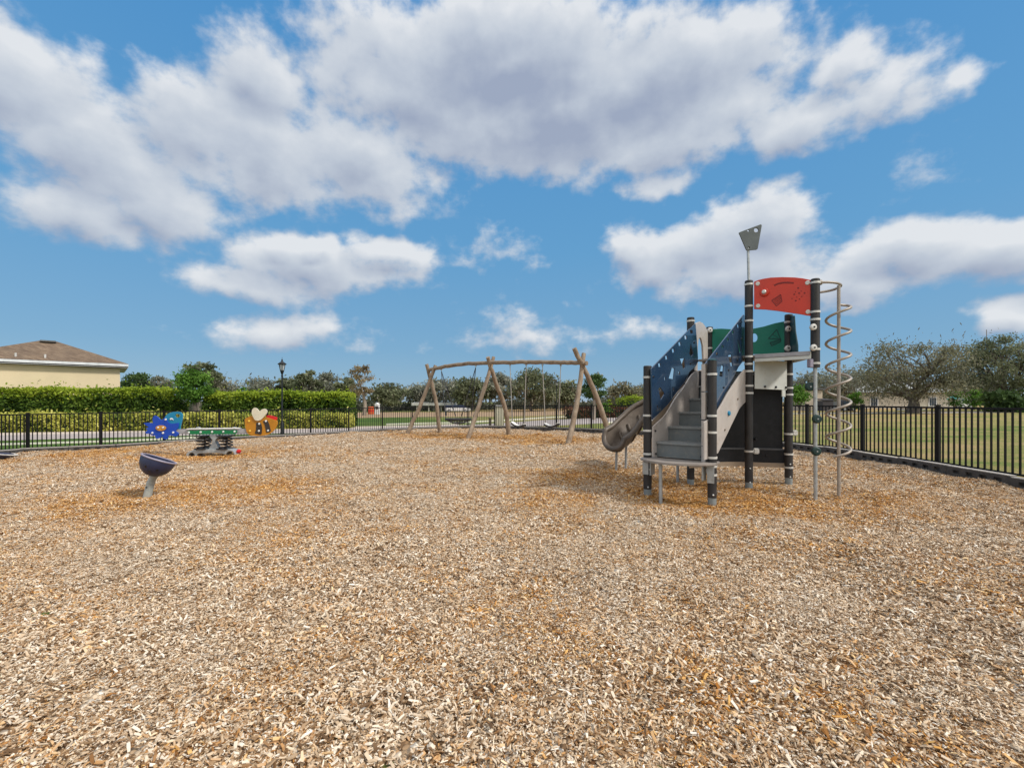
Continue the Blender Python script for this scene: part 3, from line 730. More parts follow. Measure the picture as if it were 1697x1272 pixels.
def pavemat(name, a, b_):
    m, nt, b = newmat(name); geo = N(nt, 'ShaderNodeNewGeometry')
    n1 = noise(nt, .5, 5, .6, geo.outputs['Position']); n2 = noise(nt, 30, 5, .7, geo.outputs['Position'])
    mx = N(nt, 'ShaderNodeMath', operation='MULTIPLY_ADD'); nt.links.new(n2.outputs['Fac'], mx.inputs[0]); mx.inputs[1].default_value = .5; nt.links.new(n1.outputs['Fac'], mx.inputs[2])
    r = ramp(nt, mx.outputs[0], [(.45, a), (1.05, b_)]); nt.links.new(r.outputs['Color'], b.inputs['Base Color']); b.inputs['Roughness'].default_value = .85
    return m
M['path'] = pavemat('grey_pavers', (.30, .255, .235), (.42, .36, .33)); M['path_pale'] = pavemat('pale_concrete_walk', (.46, .38, .32), (.58, .49, .41))
M['soil'] = pavemat('brown_bed', (.09, .05, .03), (.17, .10, .065)); M['line'] = pavemat('kerb_concrete', (.60, .57, .46), (.72, .69, .58))
M['bare'] = pavemat('bare_earth', (.30, .19, .10), (.42, .29, .17))
strip('road', [(-330, 738), (0, 729.2), (270, 722), (540, 715.5), (690, 711), (820, 706.5), (900, 705), (960, 702.5), (1050, 698.5), (1160, 695)],
      [(-330, 724), (0, 720.5), (270, 714.5), (540, 710), (690, 706.5), (820, 701), (900, 695.5), (960, 693.2), (1050, 690.5), (1160, 688.3)], M['path'], .008)
strip('pavement', [(-330, 724), (0, 720.5), (270, 714.5), (540, 710), (690, 706.5), (760, 703.8)], [(-330, 714.5), (0, 711.5), (270, 708.5), (540, 706.5), (690, 704), (760, 701.8)], M['path_pale'], .008)
strip('planting_bed', [(-330, 714.5), (0, 711.6), (270, 708.6), (540, 706.6), (585, 706)], [(-330, 707), (0, 705), (270, 702.5), (540, 701), (585, 701)], M['soil'], .012)
def edging(name, pts, w, h, m):
    P = spline([G(*p) for p in pts], 8); mb = MB()
    for a, b in zip(P[:-1], P[1:]):
        a = Vector((a.x, a.y, gz(a.x) - .02 + h / 2 - .02)); b = Vector((b.x, b.y, gz(b.x) - .02 + h / 2 - .02)); d = (b - a).normalized() * .002
        mb.beam(a - d, b + d, w, h + .04)
    return tag(mb.build(name, m), kind='structure')
edging('kerb_line', [(-330, 746), (-100, 739), (0, 736.4), (100, 733.6), (200, 730.4), (290, 726.6), (330, 724.6)], .16, .06, M['line'])
edging('kerb_line', [(640, 703.6), (700, 702.0), (760, 700.6), (820, 697.6), (870, 694.6), (922, 691.4), (980, 689.5)], .3, .09, M['line'])
edging('kerb_line', [(1000, 700.5), (1050, 698.4), (1120, 696)], .25, .07, M['line'])
strip('footpath', [(1100, 687.6), (1316, 685.6), (1500, 684.4), (1800, 682.6)], [(1100, 686.4), (1316, 684.2), (1500, 682.6), (1800, 680.2)], M['path_pale'], .010)
strip('bare_earth', [(590, 692), (700, 690.5), (800, 690), (900, 688), (960, 686)], [(590, 683), (700, 682.5), (800, 682), (900, 681), (960, 680)], M['bare'], .010)

# ================================================================ climbing tower
P1, P2, P3, P4 = (1.88, 6.31), (2.546, 5.79), (3.506, 6.735), (4.214, 6.93)
P5, P6, P7 = (4.145, 6.22), (2.80, 7.13), (3.43, 7.90)
tower = thing('climbing_tower', (3.1, 6.6, gz(3.1)), 'tall black post climbing tower with stairs, slide, red panel and spiral pole', 'climbing frame')
def band(mb, p, z, r=.062, h=.028):
    mb.lathe([(r * .9, z - h / 2), (r, z - h / 2), (r, z + h / 2), (r * .9, z + h / 2)], (p[0], p[1], 0), n=20)
def make_post(p, ztop, zbot, bands, shoe=True, r=.056, bolts=()):
    mb = MB(); b0 = zbot + (.10 if shoe else 0)
    mb.lathe([(.002, b0), (r, b0), (r, ztop - .01), (r - .008, ztop), (.002, ztop + .004)], (p[0], p[1], 0), n=22)
    o = mb.build('post', M['black_post'], tower, True)
    if shoe: MB().lathe([(.002, zbot - .12), (r * .93, zbot - .12), (r * .93, b0 + .002), (.002, b0 + .002)], (p[0], p[1], 0), n=20).build('foot', M['shoe'], o, True)
    for z in bands:
        mb = MB(); band(mb, p, z); mb.build('clamp_band', M['band'], o, True)
    for z in bolts:
        MB().lathe([(.002, .012), (.008, .010), (.011, .004), (.011, 0)], (p[0] - .01, p[1] - r, z), axis=(0, -1, 0), n=10).build('bolt', M['bolt_white'], o, True)
    return o
def zz(p, ys): return [zat(y, p[1]) for y in ys]
make_post(P1, zat(606, P1[1]), mz(*P1), zz(P1, (625, 688, 713, 751.4, 776.6)), bolts=zz(P1, (805.5,)))
make_post(P2, zat(597, P2[1]), mz(*P2), zz(P2, (620, 688.5, 716, 757.7, 772, 786)), bolts=zz(P2, (790.5, 818.5)))
MB().lathe([(.058, 0), (.056, .012), (.03, .026), (.002, .03)], (P2[0], P2[1], zat(597, P2[1]) - .004), n=20).build('post_cap', M['green_dark'], tower, True)
make_post(P3, zat(465, P3[1]), mz(*P3), zz(P3, (471.5, 507.5, 531.7, 590.8, 603, 615, 639, 651, 747.2)), bolts=zz(P3, (775, 798)))
make_post(P4, 2.66, mz(*P4), zz(P4, (533.8, 577, 620, 642.6, 653.6, 718.6, 752, 774)), bolts=zz(P4, (768, 789)))
make_post(P5, zat(462, P5[1]), zat(609, P5[1]), zz(P5, (468.6, 517, 529.5, 578.7, 601.9)), shoe=False)
make_post(P6, zat(526, P6[1]), mz(*P6), zz(P6, (532, 560, 620)))
make_post(P7, 2.63, mz(*P7), [zat(577, P7[1]), zat(600, P7[1])])

# mast with flag plate on the tallest post
mz0 = zat(466, P3[1]); mz1 = zat(413, P3[1])
mast = MB().tube([(P3[0], P3[1], mz0 - .05), (P3[0] - .012, P3[1], mz1 + .03)], .019, 12).build('mast', M['steel'], tower, True)
fp = VPlane((P3[0] - 1, P3[1] + .06), (P3[0] + 1, P3[1] - .10))
px_plate('flag_plate', fp, [[(1224.2, 386), (1225.5, 385), (1260.5, 371.8), (1262.3, 373.5), (1255.4, 412.4), (1253.6, 413.8), (1238, 415.2), (1236.3, 414)],
         ell(1252.8, 381.6, 3.7, 3.5), ell(1239.8, 382.4, 1.7, 1.4), ell(1240.6, 410.6, 1.6, 1.4)], .022, surf('flag_grey', (.085, .10, .10), .4, var=.15), mast)

# red panel between the tall posts
rp = VPlane(P3, P5)
red = px_plate('red_panel', rp, [[(1249.8, 467.0), (1257, 464), (1266, 461.8), (1277.8, 460), (1297, 459.2), (1317.6, 459.8), (1331, 461.4), (1344.5, 464.2), (1344.8, 494), (1344.5, 523.6),
        (1336, 522.6), (1328, 521), (1310.7, 518.6), (1290, 515.4), (1269, 513), (1249.8, 512.2)]], .022, M['red_plate'], tower, .004, .0)
def stud(pl, px, py, r, h, m, parent, name='bolt', front=.011, n=18):
    u, z = pl.p2(px, py); c = pl.w(u, z, front)
    return MB().lathe([(r, -.004), (r, h * .6), (r * .8, h), (.001, h)], c, axis=pl.n, n=n).build(name, m, parent, True)
if rp.n.y > 0: print('red normal faces away')
for q in ((1256, 470.5), (1256.5, 507), (1338.5, 468.8), (1339.3, 516.8)): stud(rp, *q, .030, .012, M['band'], red)
kn = stud(rp, 1267.2, 484.6, .060, .030, M['red_plate'], red, 'knob_ring', n=28)
u, z = rp.p2(1267.2, 484.6)
MB().lathe([(.030, .02), (.030, .06), (.022, .07), (.001, .072)], rp.w(u, z, .0), axis=rp.n, n=20).build('knob', M['band'], red, True)
def engrave(pl, segs, w, m, parent, name, front=.0112):
    mb = MB()
    for seg in segs:
        P = [pl.w(*pl.p2(*q), front) for q in seg]
        for a, b in zip(P[:-1], P[1:]):
            d = (b - a).normalized(); sd = pl.n.cross(d) * w
            mb.prism([a - sd, b - sd, b + sd, a + sd], pl.n * .002)
    return mb.build(name, m, parent)
arc = [(1283, 473.2), (1290, 470.2), (1298, 468.6), (1306, 468.4), (1315.5, 469.2)]
engrave(rp, [arc], .011, M['red_dark'], red, 'arched_groove')
quad = [(1279.2, 497.8), (1294, 488.2), (1296, 499.5), (1287, 507.2)]
def lerp2(a, b, t): return (a[0] + (b[0] - a[0]) * t, a[1] + (b[1] - a[1]) * t)
wav = [[lerp2(lerp2(quad[0], quad[1], s), lerp2(quad[3], quad[2], s), t + (.06 if k % 2 else 0)) for k, s in enumerate((.1, .28, .46, .64, .82, .94))] for t in (.14, .34, .54, .76)]
engrave(rp, [quad + [quad[0]]], .0055, M['red_dark'], red, 'engraved_outline')
engrave(rp, wav, .0045, M['red_dark'], red, 'engraved_waves', .0116)
for i, (a, b) in enumerate(((1323, 477.6), (1316.5, 487.8), (1324.5, 485.8), (1333.5, 485.6), (1319.2, 498.3), (1312.6, 495), (1320.3, 492.4), (1325, 495.8), (1328.8, 491.6), (1318.5, 484), (1328, 482.6))):
    uu, z = rp.p2(a, b); q_ = .011 if i < 5 else .007
    MB().lathe([(q_, 0), (q_, .002), (.001, .002)], rp.w(uu, z, .0112), axis=rp.n, n=10).build('drilled_hole', M['red_dark'], red)

# platform
zp = 2.02
d_up = Vector((.73, .683, 0))
plat = [Vector((*P3, 0)) + Vector((.02, -.04, 0)), Vector((*P5, 0)) + Vector((-.05, .0, 0)), Vector((*P4, 0)) + Vector((.0, -.02, 0)), Vector((*P7, 0)) + Vector((.05, -.05, 0)), Vector((3.02, 7.38, 0)), Vector((3.30, 6.95, 0))]
mb = MB(); mb.prism([p + Vector((0, 0, zp - .035)) for p in plat], (0, 0, .035))
floor_ = mb.build('platform', M['bench'], tower, bevel=.004)
rimv = VPlane(P3, P5)
def rail(a, b, z0, z1, w, name, m, parent):
    a, b = Vector(a), Vector(b); d = (b - a).normalized(); nrm = Vector((d.y, -d.x, 0))
    return MB().prism([a + nrm * w / 2 + Vector((0, 0, z0)), b + nrm * w / 2 + Vector((0, 0, z0)), b - nrm * w / 2 + Vector((0, 0, z0)), a - nrm * w / 2 + Vector((0, 0, z0))], (0, 0, z1 - z0)).build(name, m, parent, bevel=.003)
a_, b_ = Vector((*P3, 0)) + Vector((.05, -.075, 0)), Vector((*P5, 0)) + Vector((-.08, -.015, 0))
rail(a_, b_, zp - .052, zp + .004, .03, 'edge_rail', M['seesaw_grey'], floor_)
rail(a_ + Vector((0, .006, 0)), b_ + Vector((0, .006, 0)), zp - .105, zp - .058, .03, 'edge_rail', M['white_plate'], floor_)
rail(b_, Vector((*P4, 0)) + Vector((.03, -.06, 0)), zp - .10, zp - .002, .03, 'edge_rail', M['white_plate'], floor_)
MB().box((P5[0] - .075, P5[1] - .01, zat(602, P5[1])), (.05, .07, .115)).build('bracket', M['bowl_rim'], tower, bevel=.006)
for p, y in (((P3[0] + .085, P3[1] - .035), 747), ((P4[0] + .075, P4[1] - .02), 717)):
    MB().box((p[0], p[1], zat(y, p[1])), (.085, .06, .085)).build('panel_clamp', M['band'], tower, bevel=.014)
for px, py, d in ((1306, 545, P4[1] - .07), (1305, 577, P4[1] - .07), (1347, 542, P5[1] - .07), (1347.5, 576, P5[1] - .07), (1176, 547, P7[1] - .08)):
    c = at(px, py, d); o = MB().lathe([(.036, -.02), (.044, 0), (.044, .02), (.034, .032), (.001, .034)], c, axis=(0, -1, 0), n=18).build('panel_clamp', M['band'], tower, True)
    MB().lathe([(.012, .0), (.012, .004), (.001, .005)], c + Vector((0, -.034, 0)), axis=(0, -1, 0), n=10).build('bolt', M['bolt_black'], o)

# panels under the platform
wp = VPlane(P3, P4, .02)
whitep = px_plate('pale_panel', wp, [[(1250.5, 597.5), (1303.6, 598), (1303.6, 646), (1250.5, 644)]], .015, M['white_plate'], tower)
for q in ((1266.8, 640.4), (1285, 641.2), (1301.6, 641.8)): stud(wp, *q, .018, .012, M['bolt_black'], whitep, front=.008)
px_plate('hanging_bracket', VPlane(P3, P4, .035), [[(1295.5, 646), (1301, 646), (1301, 657.5), (1295.5, 657)]], .02, M['white_plate'], tower)
# curved charcoal climbing wall behind, from the back left post to the back right one
A, B = Vector((2.72, 7.02, 0)), Vector((4.20, 7.06, 0))
def wallpt(t, z, off=0.0):
    p = A.lerp(B, t); bow = .20 * math.sin(math.pi * t); n = Vector((.02, -1, 0)).normalized()
    return Vector((p.x, p.y + bow, z)) - Vector((0, off, 0))
def wall(z0f, z1f, th, off, name, m, parent, n=18):
    mb = MB(); vs = []
    for i in range(n + 1):
        t = i / n
        for o_ in (off, off - th):
            p = wallpt(t, 0, o_); vs += [Vector((p.x, p.y, z0f(t))), Vector((p.x, p.y, z1f(t)))]
    fs = []
    for i in range(n):
        a, b = 4 * i, 4 * i + 4; fs += [(a, b, b + 1, a + 1), (a + 2, a + 3, b + 3, b + 2), (a + 1, b + 1, b + 3, a + 3), (a, a + 2, b + 2, b)]
    fs += [(0, 1, 3, 2), (4 * n, 4 * n + 2, 4 * n + 3, 4 * n + 1)]
    return mb.add(vs, fs).build(name, m, parent, True)
zl = zat(744, 7.1); zb = zat(766, 7.1)
cw = wall(lambda t: zl, lambda t: zat(646, 7.05) + .3, .02, .0, 'climbing_wall', M['wall_board'], tower)
wall(lambda t: zb, lambda t: zl - .004, .02, .05, 'lower_board', M['wall_board'], tower)
wall(lambda t: zl - .012, lambda t: zl + .012, .07, .055, 'ledge', surf('ledge_grey', (.075, .075, .08), .45), tower)
wall(lambda t: zb - .07, lambda t: zb - .002, .03, .055, 'bottom_rail', M['tan_plate'], tower)
for px, py in ((1284, 659.8), (1277.5, 700), (1252.4, 727.5), (1292.6, 726), (1270, 755)):
    c = at(px, py, 7.14 if py < 740 else 7.1); MB().lathe([(.02, -.05), (.02, .0), (.012, .012), (.001, .013)], c + Vector((0, -.0, 0)), axis=(0, -1, 0), n=12).build('bolt', M['bolt_black'], cw, True)

# green panels round the platform
gpl = VPlane(P7, P4, -.0)
green = px_plate('green_panel', gpl, [[(1180.5, 545.2), (1196, 544.4), (1212, 545.4), (1232, 546), (1249, 544.4), (1266, 541), (1284, 535.6), (1297, 533), (1304.5, 532), (1305, 585), (1180, 589)],
                  ell(1250, 559.5, 5.6, 7.2, 20)], .022, M['green_plate'], tower)
ge = [(1273.8, 561.0), (1287.6, 546), (1293.8, 561.5), (1273.8, 561.0)]
gr = [(1276.5, 567.5), (1294.6, 561.8), (1294, 566.5), (1279.5, 573)]
fr_g = (-.0112 - .002) if gpl.n.y > 0 else .0112
engrave(gpl, [ge, gr + [gr[0]]], .006, M['green_line'], green, 'engraved_sign', fr_g)
engrave(gpl, [[lerp2(gr[0], gr[3], t), lerp2(gr[1], gr[2], t)] for t in (.33, .66)] + [[(1281, 554.5), (1291, 560)]], .0035, M['green_line'], green, 'engraved_lines', fr_g)
gp2 = VPlane((P4[0] + .02, P4[1] + .03), (P4[0] + .28, P4[1] + 1.1))
px_plate('side_panel', gp2, [[(1309.5, 522.5), (1316.4, 523), (1317.2, 535), (1318.2, 548), (1320.5, 562), (1322, 573), (1322, 583), (1320.5, 585), (1309.5, 585)]], .022, M['green_dark'], tower)

# stairs
w_side = Vector((.80, -.60, 0))
Lp = VPlane((P1[0] + .075, P1[1] - .045), (P6[0] + .075, P6[1] - .045)); Rp = VPlane((P2[0] - .075, P2[1] + .05), (P3[0] - .075, P3[1] + .05)); Ro = VPlane((P2[0] - .03, P2[1] + .03), (P3[0] - .03, P3[1] + .03))
def stair_line(s):
    a = Vector((P1[0] + .085 + .92 * s, P1[1] - .05 + .82 * s, 0)); b = Vector((P2[0] - .085 + .96 * s, P2[1] + .055 + .945 * s, 0)); return a, b
s_k = [.04, .29, .54, .79, 1.05, 1.31]
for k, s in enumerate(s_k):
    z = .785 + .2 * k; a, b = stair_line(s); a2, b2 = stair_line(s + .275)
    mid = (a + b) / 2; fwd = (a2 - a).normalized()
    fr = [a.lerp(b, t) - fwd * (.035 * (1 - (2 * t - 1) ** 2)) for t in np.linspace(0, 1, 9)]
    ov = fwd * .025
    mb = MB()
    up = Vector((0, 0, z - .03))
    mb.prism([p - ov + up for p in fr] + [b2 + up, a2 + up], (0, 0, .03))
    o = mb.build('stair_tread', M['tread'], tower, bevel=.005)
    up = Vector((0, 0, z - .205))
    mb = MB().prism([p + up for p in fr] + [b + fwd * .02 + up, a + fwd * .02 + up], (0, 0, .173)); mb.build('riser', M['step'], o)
left_stringer = px_plate('stringer', Lp, [[(1081.5, 757), (1081.5, 706.5), (1090, 698.5), (1098, 691.5), (1104, 684), (1109, 676), (1114, 667), (1119, 659), (1124, 652), (1130, 645), (1136, 635.5), (1141, 627), (1146, 620), (1150, 616.5), (1158, 613.5), (1164, 612), (1172, 660), (1166, 690), (1120, 757)]], .022, M['grey_plate'], tower)
px_plate('tan_trim', VPlane((P1[0] + .035, P1[1] - .02), (P6[0] + .035, P6[1] - .02)), [[(1079.5, 699), (1090, 686), (1100, 673), (1111, 663), (1121, 651), (1134, 639), (1143, 628), (1150, 619), (1158, 616), (1160, 640), (1130, 668), (1100, 712), (1079.5, 725)]], .02, M['tan_plate'], tower)
for q in ((1084.5, 713.5), (1085, 751.5)): stud(Lp, *q, .016, .014, M['bolt_black'], left_stringer, front=.011 if Lp.n.x > 0 else -.02)
right_stringer = px_plate('stringer', Ro, [[(1166, 700), (1187, 683), (1196, 668), (1206, 650), (1214, 638), (1224, 623), (1233, 612), (1236, 612), (1236, 665), (1231, 669), (1224, 677.5), (1213, 700), (1200, 727), (1189, 750), (1180, 757), (1166, 762)]], .022, M['grey_plate'], tower)
fs_ = .011 if Ro.n.y < 0 else -.022
for q in ((1221, 660.5), (1199.5, 711.5)): stud(Ro, *q, .016, .016, M['stainless'], right_stringer, front=fs_)
stud(Ro, 1205.8, 684.5, .034, .022, M['cyan'], right_stringer, 'hand_hold', front=fs_)
for (ya, yb) in ((603, 648), (649.5, 695), (696.5, 738), (739.5, 766)):
    px_plate('edge_cover', Rp, [[(1165.3, ya), (1169.5, ya), (1169.5, yb), (1165.3, yb)]], .05, M['grey_plate'], tower)
for y in (690, 712, 722, 757): stud(Rp, 1166.3, y, .016, .012, M['bolt_black'], tower, front=-.034 if Rp.n.y < 0 else .025)
hb = [at(1164, y, 5.86) for y in (604, 612, 640, 670, 694, 697)]
MB().tube(hb, .012, 10).build('grab_bar', M['bolt_black'], tower, True)

def sq(cx, cy, w, h, sk=0): return [(cx - w, cy - h + sk), (cx + w * .7, cy - h - sk), (cx + w, cy + h * .6 - sk), (cx - w * .6, cy + h + sk)]
c2 = lambda pts: [(1040 + x / 6.36, 500 + y / 6.36) for x, y in pts]
lholes = [sq(x, y, 2.4, 3.0) for x, y in ((1092.2, 605), (1103.8, 592.8), (1115, 581.2), (1125.8, 570), (1135.8, 559.4), (1145, 550))]
lholes += [c2([(430, 805), (465, 690), (492, 705), (480, 815)]), c2([(548, 600), (597, 595), (603, 690), (585, 715)]), c2([(660, 445), (692, 545), (670, 580), (645, 545)]), c2([(320, 915), (340, 900), (388, 970), (345, 1035)]),
           sq(1101.3, 627.5, 1.3, 2.6), sq(1124.8, 618.5, 1.5, 2.6), sq(1115.5, 645.6, 1.2, 2.8), sq(1089.4, 674.5, 1.2, 2.6)]
bl = px_plate('handrail_panel', Lp, [[(1078.2, 611), (1148, 539), (1152, 536.2), (1153, 548), (1155, 575), (1156.4, 598), (1153, 606), (1142, 616), (1134.3, 632.5), (1121.8, 648.2), (1107.6, 668.6), (1093.5, 682.6), (1080.2, 695)]] + lholes, .018, M['blue_plate'], tower, front=.0)
for q in c2([(265, 790), (730, 625), (695, 430), (655, 650), (590, 860)]): stud(Lp, *q, .015, .012, M['bolt_black'], bl, front=.009 if Lp.n.x > 0 else -.018)
rholes = [sq(x, y, 1.8, 2.6) for x, y in ((1187.3, 587), (1196.7, 574.6), (1205.4, 562.8), (1214, 551), (1222.6, 540.4))]
rholes += [c2([(960, 780), (985, 660), (1010, 680), (1000, 790)]), c2([(1055, 565), (1095, 555), (1103, 675), (1085, 685)]), c2([(1153, 405), (1163, 398), (1193, 525), (1176, 545)])]
br = px_plate('handrail_panel', Rp, [[(1166, 605), (1231.4, 521.4), (1232.8, 522), (1233.6, 560), (1234, 594), (1223, 608), (1209, 636.8), (1198, 656), (1187, 678.5), (1178, 692), (1167, 697)]] + rholes, .018, M['blue_plate'], tower)
for q in ((1206, 613), (1198, 642), (1221, 596), (1227.5, 561)): stud(Rp, *q, .015, .012, M['bolt_black'], br, front=.009 if Rp.n.y < 0 else -.018)
# slide entrance with an arched opening
ep = VPlane((P6[0] + .03, P6[1] - .03), (P7[0] - .02, P7[1] - .05))
px_plate('slide_entrance', ep, [[(1149, 540), (1153, 535), (1159, 533), (1163.5, 535.5), (1168, 541.5), (1171.3, 549), (1171.8, 600), (1172, 622), (1165.5, 622), (1165, 600), (1163.5, 572), (1161, 562), (1158.6, 558.6), (1156.4, 562), (1155, 575), (1154.6, 622), (1149, 622)]], .03, M['grey_plate'], tower)

# half-moon bottom step on brackets and a leg
a = Vector((P1[0] - .06, P1[1] + .02, 0)); b = Vector((P2[0] + .03, P2[1] - .06, 0)); n_out = Vector((-.62, -.78, 0))
prof = [a.lerp(b, t) + n_out * (.10 + .30 * math.sin(math.pi * t) ** .8) for t in np.linspace(0, 1, 17)]
zb1 = .535
mb = MB().prism([p + Vector((0, 0, zb1)) for p in prof] + [b + n_out * -.18 + Vector((0, 0, zb1)), a + n_out * -.18 + Vector((0, 0, zb1))], (0, 0, .03)); bench = mb.build('half_moon_step', M['bench'], tower, bevel=.008)
lg = G(1095, 832); MB().tube([(lg.x, lg.y, mz(lg.x, lg.y) - .1), (lg.x, lg.y + .01, zb1)], .023, 14).build('leg', M['steel'], bench, True)
for p, q in ((P1, 1), (P2, -1)):
    c = Vector((p[0], p[1], 0)) + w_side * (.085 * q) + n_out * .05
    MB().box((c.x, c.y, zb1 - .10), (.02, .14, .2), rz=math.atan2(n_out.x, -n_out.y)).build('bracket', M['steel'], bench, bevel=.003)
    c = Vector((p[0], p[1], 0)) + n_out * .068
    MB().box((c.x, c.y, zb1 - .115), (.085, .016, .23 if q < 0 else .17), rz=math.atan2(n_out.x, -n_out.y)).build('bracket', M['steel'], bench, bevel=.003)
for px, y in ((1123, 797),):
    lg = G(px, y); MB().tube([(lg.x, lg.y, mz(lg.x, lg.y) - .1), (lg.x, lg.y, 1.3)], .022, 12).build('leg', M['steel'], tower, True)

# slide: a curved trough with rolled rims, dropping behind the stairs to the left
path = [(3.15, 7.55, 1.78), (3.26, 8.15, 1.54), (3.18, 8.75, 1.33), (2.96, 9.20, 1.15), (2.70, 9.33, .93), (2.44, 9.25, .68), (2.20, 9.10, .47), (2.02, 8.97, .375)]
SP = spline(path, 7)
def slide_frames():
    fr = []
    for i, p in enumerate(SP):
        t = (SP[min(i + 1, len(SP) - 1)] - SP[max(i - 1, 0)]); t.z = 0; t.normalize(); fr.append((p, t, Vector((t.y, -t.x, 0))))
    return fr
FR = slide_frames(); HW = .24
def section(p, t, sd, wv, out=0.0):
    pts = []
    for k in range(15):
        x = -1 + 2 * k / 14; a = abs(x)
        h = (.31 + .07 * x) * max(0, (a - .35) / .65) ** 1.7
        pts.append(p + sd * (x * (HW + out)) + Vector((0, 0, h - out * (1 - a * .3) + wv * (1 - a))))
    return pts
mb = MB(); n15 = 15; nS = len(FR); vs = []
for i, (p, t, sd) in enumerate(FR):
    wv = .02 * math.sin(i * .9); vs += section(p, t, sd, wv) + section(p, t, sd, wv, .035)
fs = []
for i in range(nS - 1):
    for lay in (0, 15):
        for k in range(14):
            q = (i * 30 + lay + k, i * 30 + lay + k + 1, (i + 1) * 30 + lay + k + 1, (i + 1) * 30 + lay + k); fs.append(q if lay == 0 else q[::-1])
mb.add(vs, fs); slide = mb.build('slide', M['slide'], tower, True)
rims = []
for sgn in (1, -1):
    rims.append([p + sd * sgn * (HW + .005) + Vector((0, 0, .31 + .07 * sgn)) for p, t, sd in FR])
pe, te, se = FR[-1]
lip = [pe + se * (HW * math.cos(a)) * 1.0 + te * (.13 * math.sin(a)) + Vector((0, 0, .31 + .07 * math.cos(a) - .26 * math.sin(a) ** .7)) for a in np.linspace(.05, math.pi - .05, 15)]
MB().tube(rims[0] + lip + rims[1][::-1], .052, 14).build('slide_rim', M['slide'], slide, True)
mb = MB()
cen = pe + Vector((0, 0, .0)); inner = section(pe, te, se, .02)
lv = [Vector(p) for p in inner] + [pe + se * (HW * (1 - 2 * k / 14) * -1) + te * (.12 * math.sin(math.pi * k / 14)) + Vector((0, 0, .31 - .07 * math.cos(math.pi * k / 14) - .26 * max(0, math.sin(math.pi * k / 14)) ** .7)) for k in range(15)]
mb.add(lv, [(k, k + 1, 15 + k + 1, 15 + k) for k in range(14)]); mb.build('slide_lip', M['slide'], slide, True)
# moulded ribs across the trough and along its outer wall
for i in (14, 19, 24, 29, 34, 39):
    p, t, sd = FR[i]; mb = MB()
    mb.tube([q + Vector((0, 0, .016)) for q in section(p, t, sd, .02)[2:13]], .034, 10); mb.build('trough_rib', M['slide'], slide, True)
    mb = MB(); sec = section(p, t, sd, .02, .04); mb.tube(sec[1:6], .028, 8); mb.build('outer_rib', M['slide'], slide, True)
for px, y, i in ((1021, 775, -5), (1037, 772, -14)):
    lg = G(px, y); tp = FR[i][0]; MB().tube([(lg.x, lg.y, mz(lg.x, lg.y) - .1), (lg.x + .01, lg.y, tp.z + .0)], .024, 12).build('slide_leg', M['steel'], slide, True)

# fire pole with foot discs below the hanging post
pb = G(1351.5, 821); pole_top = Vector((P5[0], P5[1], zat(609, P5[1])))
fpole = MB().tube([(pb.x, pb.y, mz(pb.x, pb.y) - .1), pole_top + Vector((0, 0, .02))], .024, 14).build('stepping_pole', M['steel'], tower, True)
for px, y, dy in ((1350, 693.7, -.045), (1349, 747, -.045), (1345, 640.5, .04)):
    c = at(px, y, 6.22) + Vector((0, dy, 0)); ax = Vector((-.12, -1, .02))
    o = MB().lathe([(.001, -.03), (.045, -.028), (.060, -.012), (.060, .012), (.045, .028), (.001, .03)], c, axis=ax, n=22).build('foot_disc', M['disc'], fpole, True)
    MB().lathe([(.010, .028), (.010, .034), (.001, .035)], c, axis=ax, n=10).build('bolt', M['steel'], o)

# spiral climber
sb = G(1390, 820); sx, sy = sb.x, sb.y
zs = lambda y: zat(y, sy)
spiral = MB().tube([(sx, sy, mz(sx, sy) - .1), (sx, sy, zs(473))], .021, 14).build('spiral_pole', M['stainless'], tower, True)
turns = 6.5; zt_, zb_ = zs(505), zs(756); npt = 190; hel = []
for i in range(npt + 1):
    t = i / npt; a = .25 - 2 * math.pi * (turns - .05) * t
    hel.append(Vector((sx - .006 + .140 * math.cos(a), sy + .140 * math.sin(a), zt_ + (zb_ - zt_) * t)))
hel = [Vector((sx + .01, sy + .02, zt_ + .01)), Vector((sx + .08, sy + .05, zt_ + .008))] + hel
MB().tube(hel, .0172, 12).build('spiral_bar', M['stainless'], spiral, True)
q0 = Vector((P5[0] + .05, P5[1], zat(468, P5[1])))
ring = spline([q0] + [Vector((x, y, q0.z - dz)) for x, y, dz in ((4.33, 6.20, .002), (4.47, 6.232, .01), (4.565, 6.32, .025), (4.545, 6.44, .045), (4.43, 6.51, .06), (4.28, 6.51, .072), (4.175, 6.43, .082), (4.15, 6.27, .088))], 8)
MB().tube(ring, .0172, 12).build('top_ring', M['stainless'], spiral, True)
MB().lathe([(.03, -.03), (.036, -.02), (.036, .03), (.028, .04)], q0, axis=(1, 0, 0), n=16).build('ring_socket', M['stainless'], spiral, True)

# ================================================================ log swing frame
sw = thing('swing_frame', (-1.0, 17.4, gz(-1)), 'wide swing frame of peeled crooked logs with three crossed leg pairs', 'swing frame')
def log(name, pts, r, parent, n=14, seed=0):
    g = np.random.default_rng(seed); P = spline(pts, 7)
    rs = [r[0] + (r[1] - r[0]) * i / (len(P) - 1) for i in range(len(P))]
    rs = [q * (1 + g.normal(0, .02)) for q in rs]; P = [p + Vector(g.normal(0, .006, 3)) for p in P]
    return MB().tube(P, rs, n).build(name, M['log'], parent, True)
def legpts(base, top, dtop, bow=(0, 0)):
    a = G(*base); a.z = mz(a.x, a.y) - .12; b = at(*top, dtop); m_ = a.lerp(b, .5) + Vector((bow[0], 0, bow[1])); return [a, m_, b]
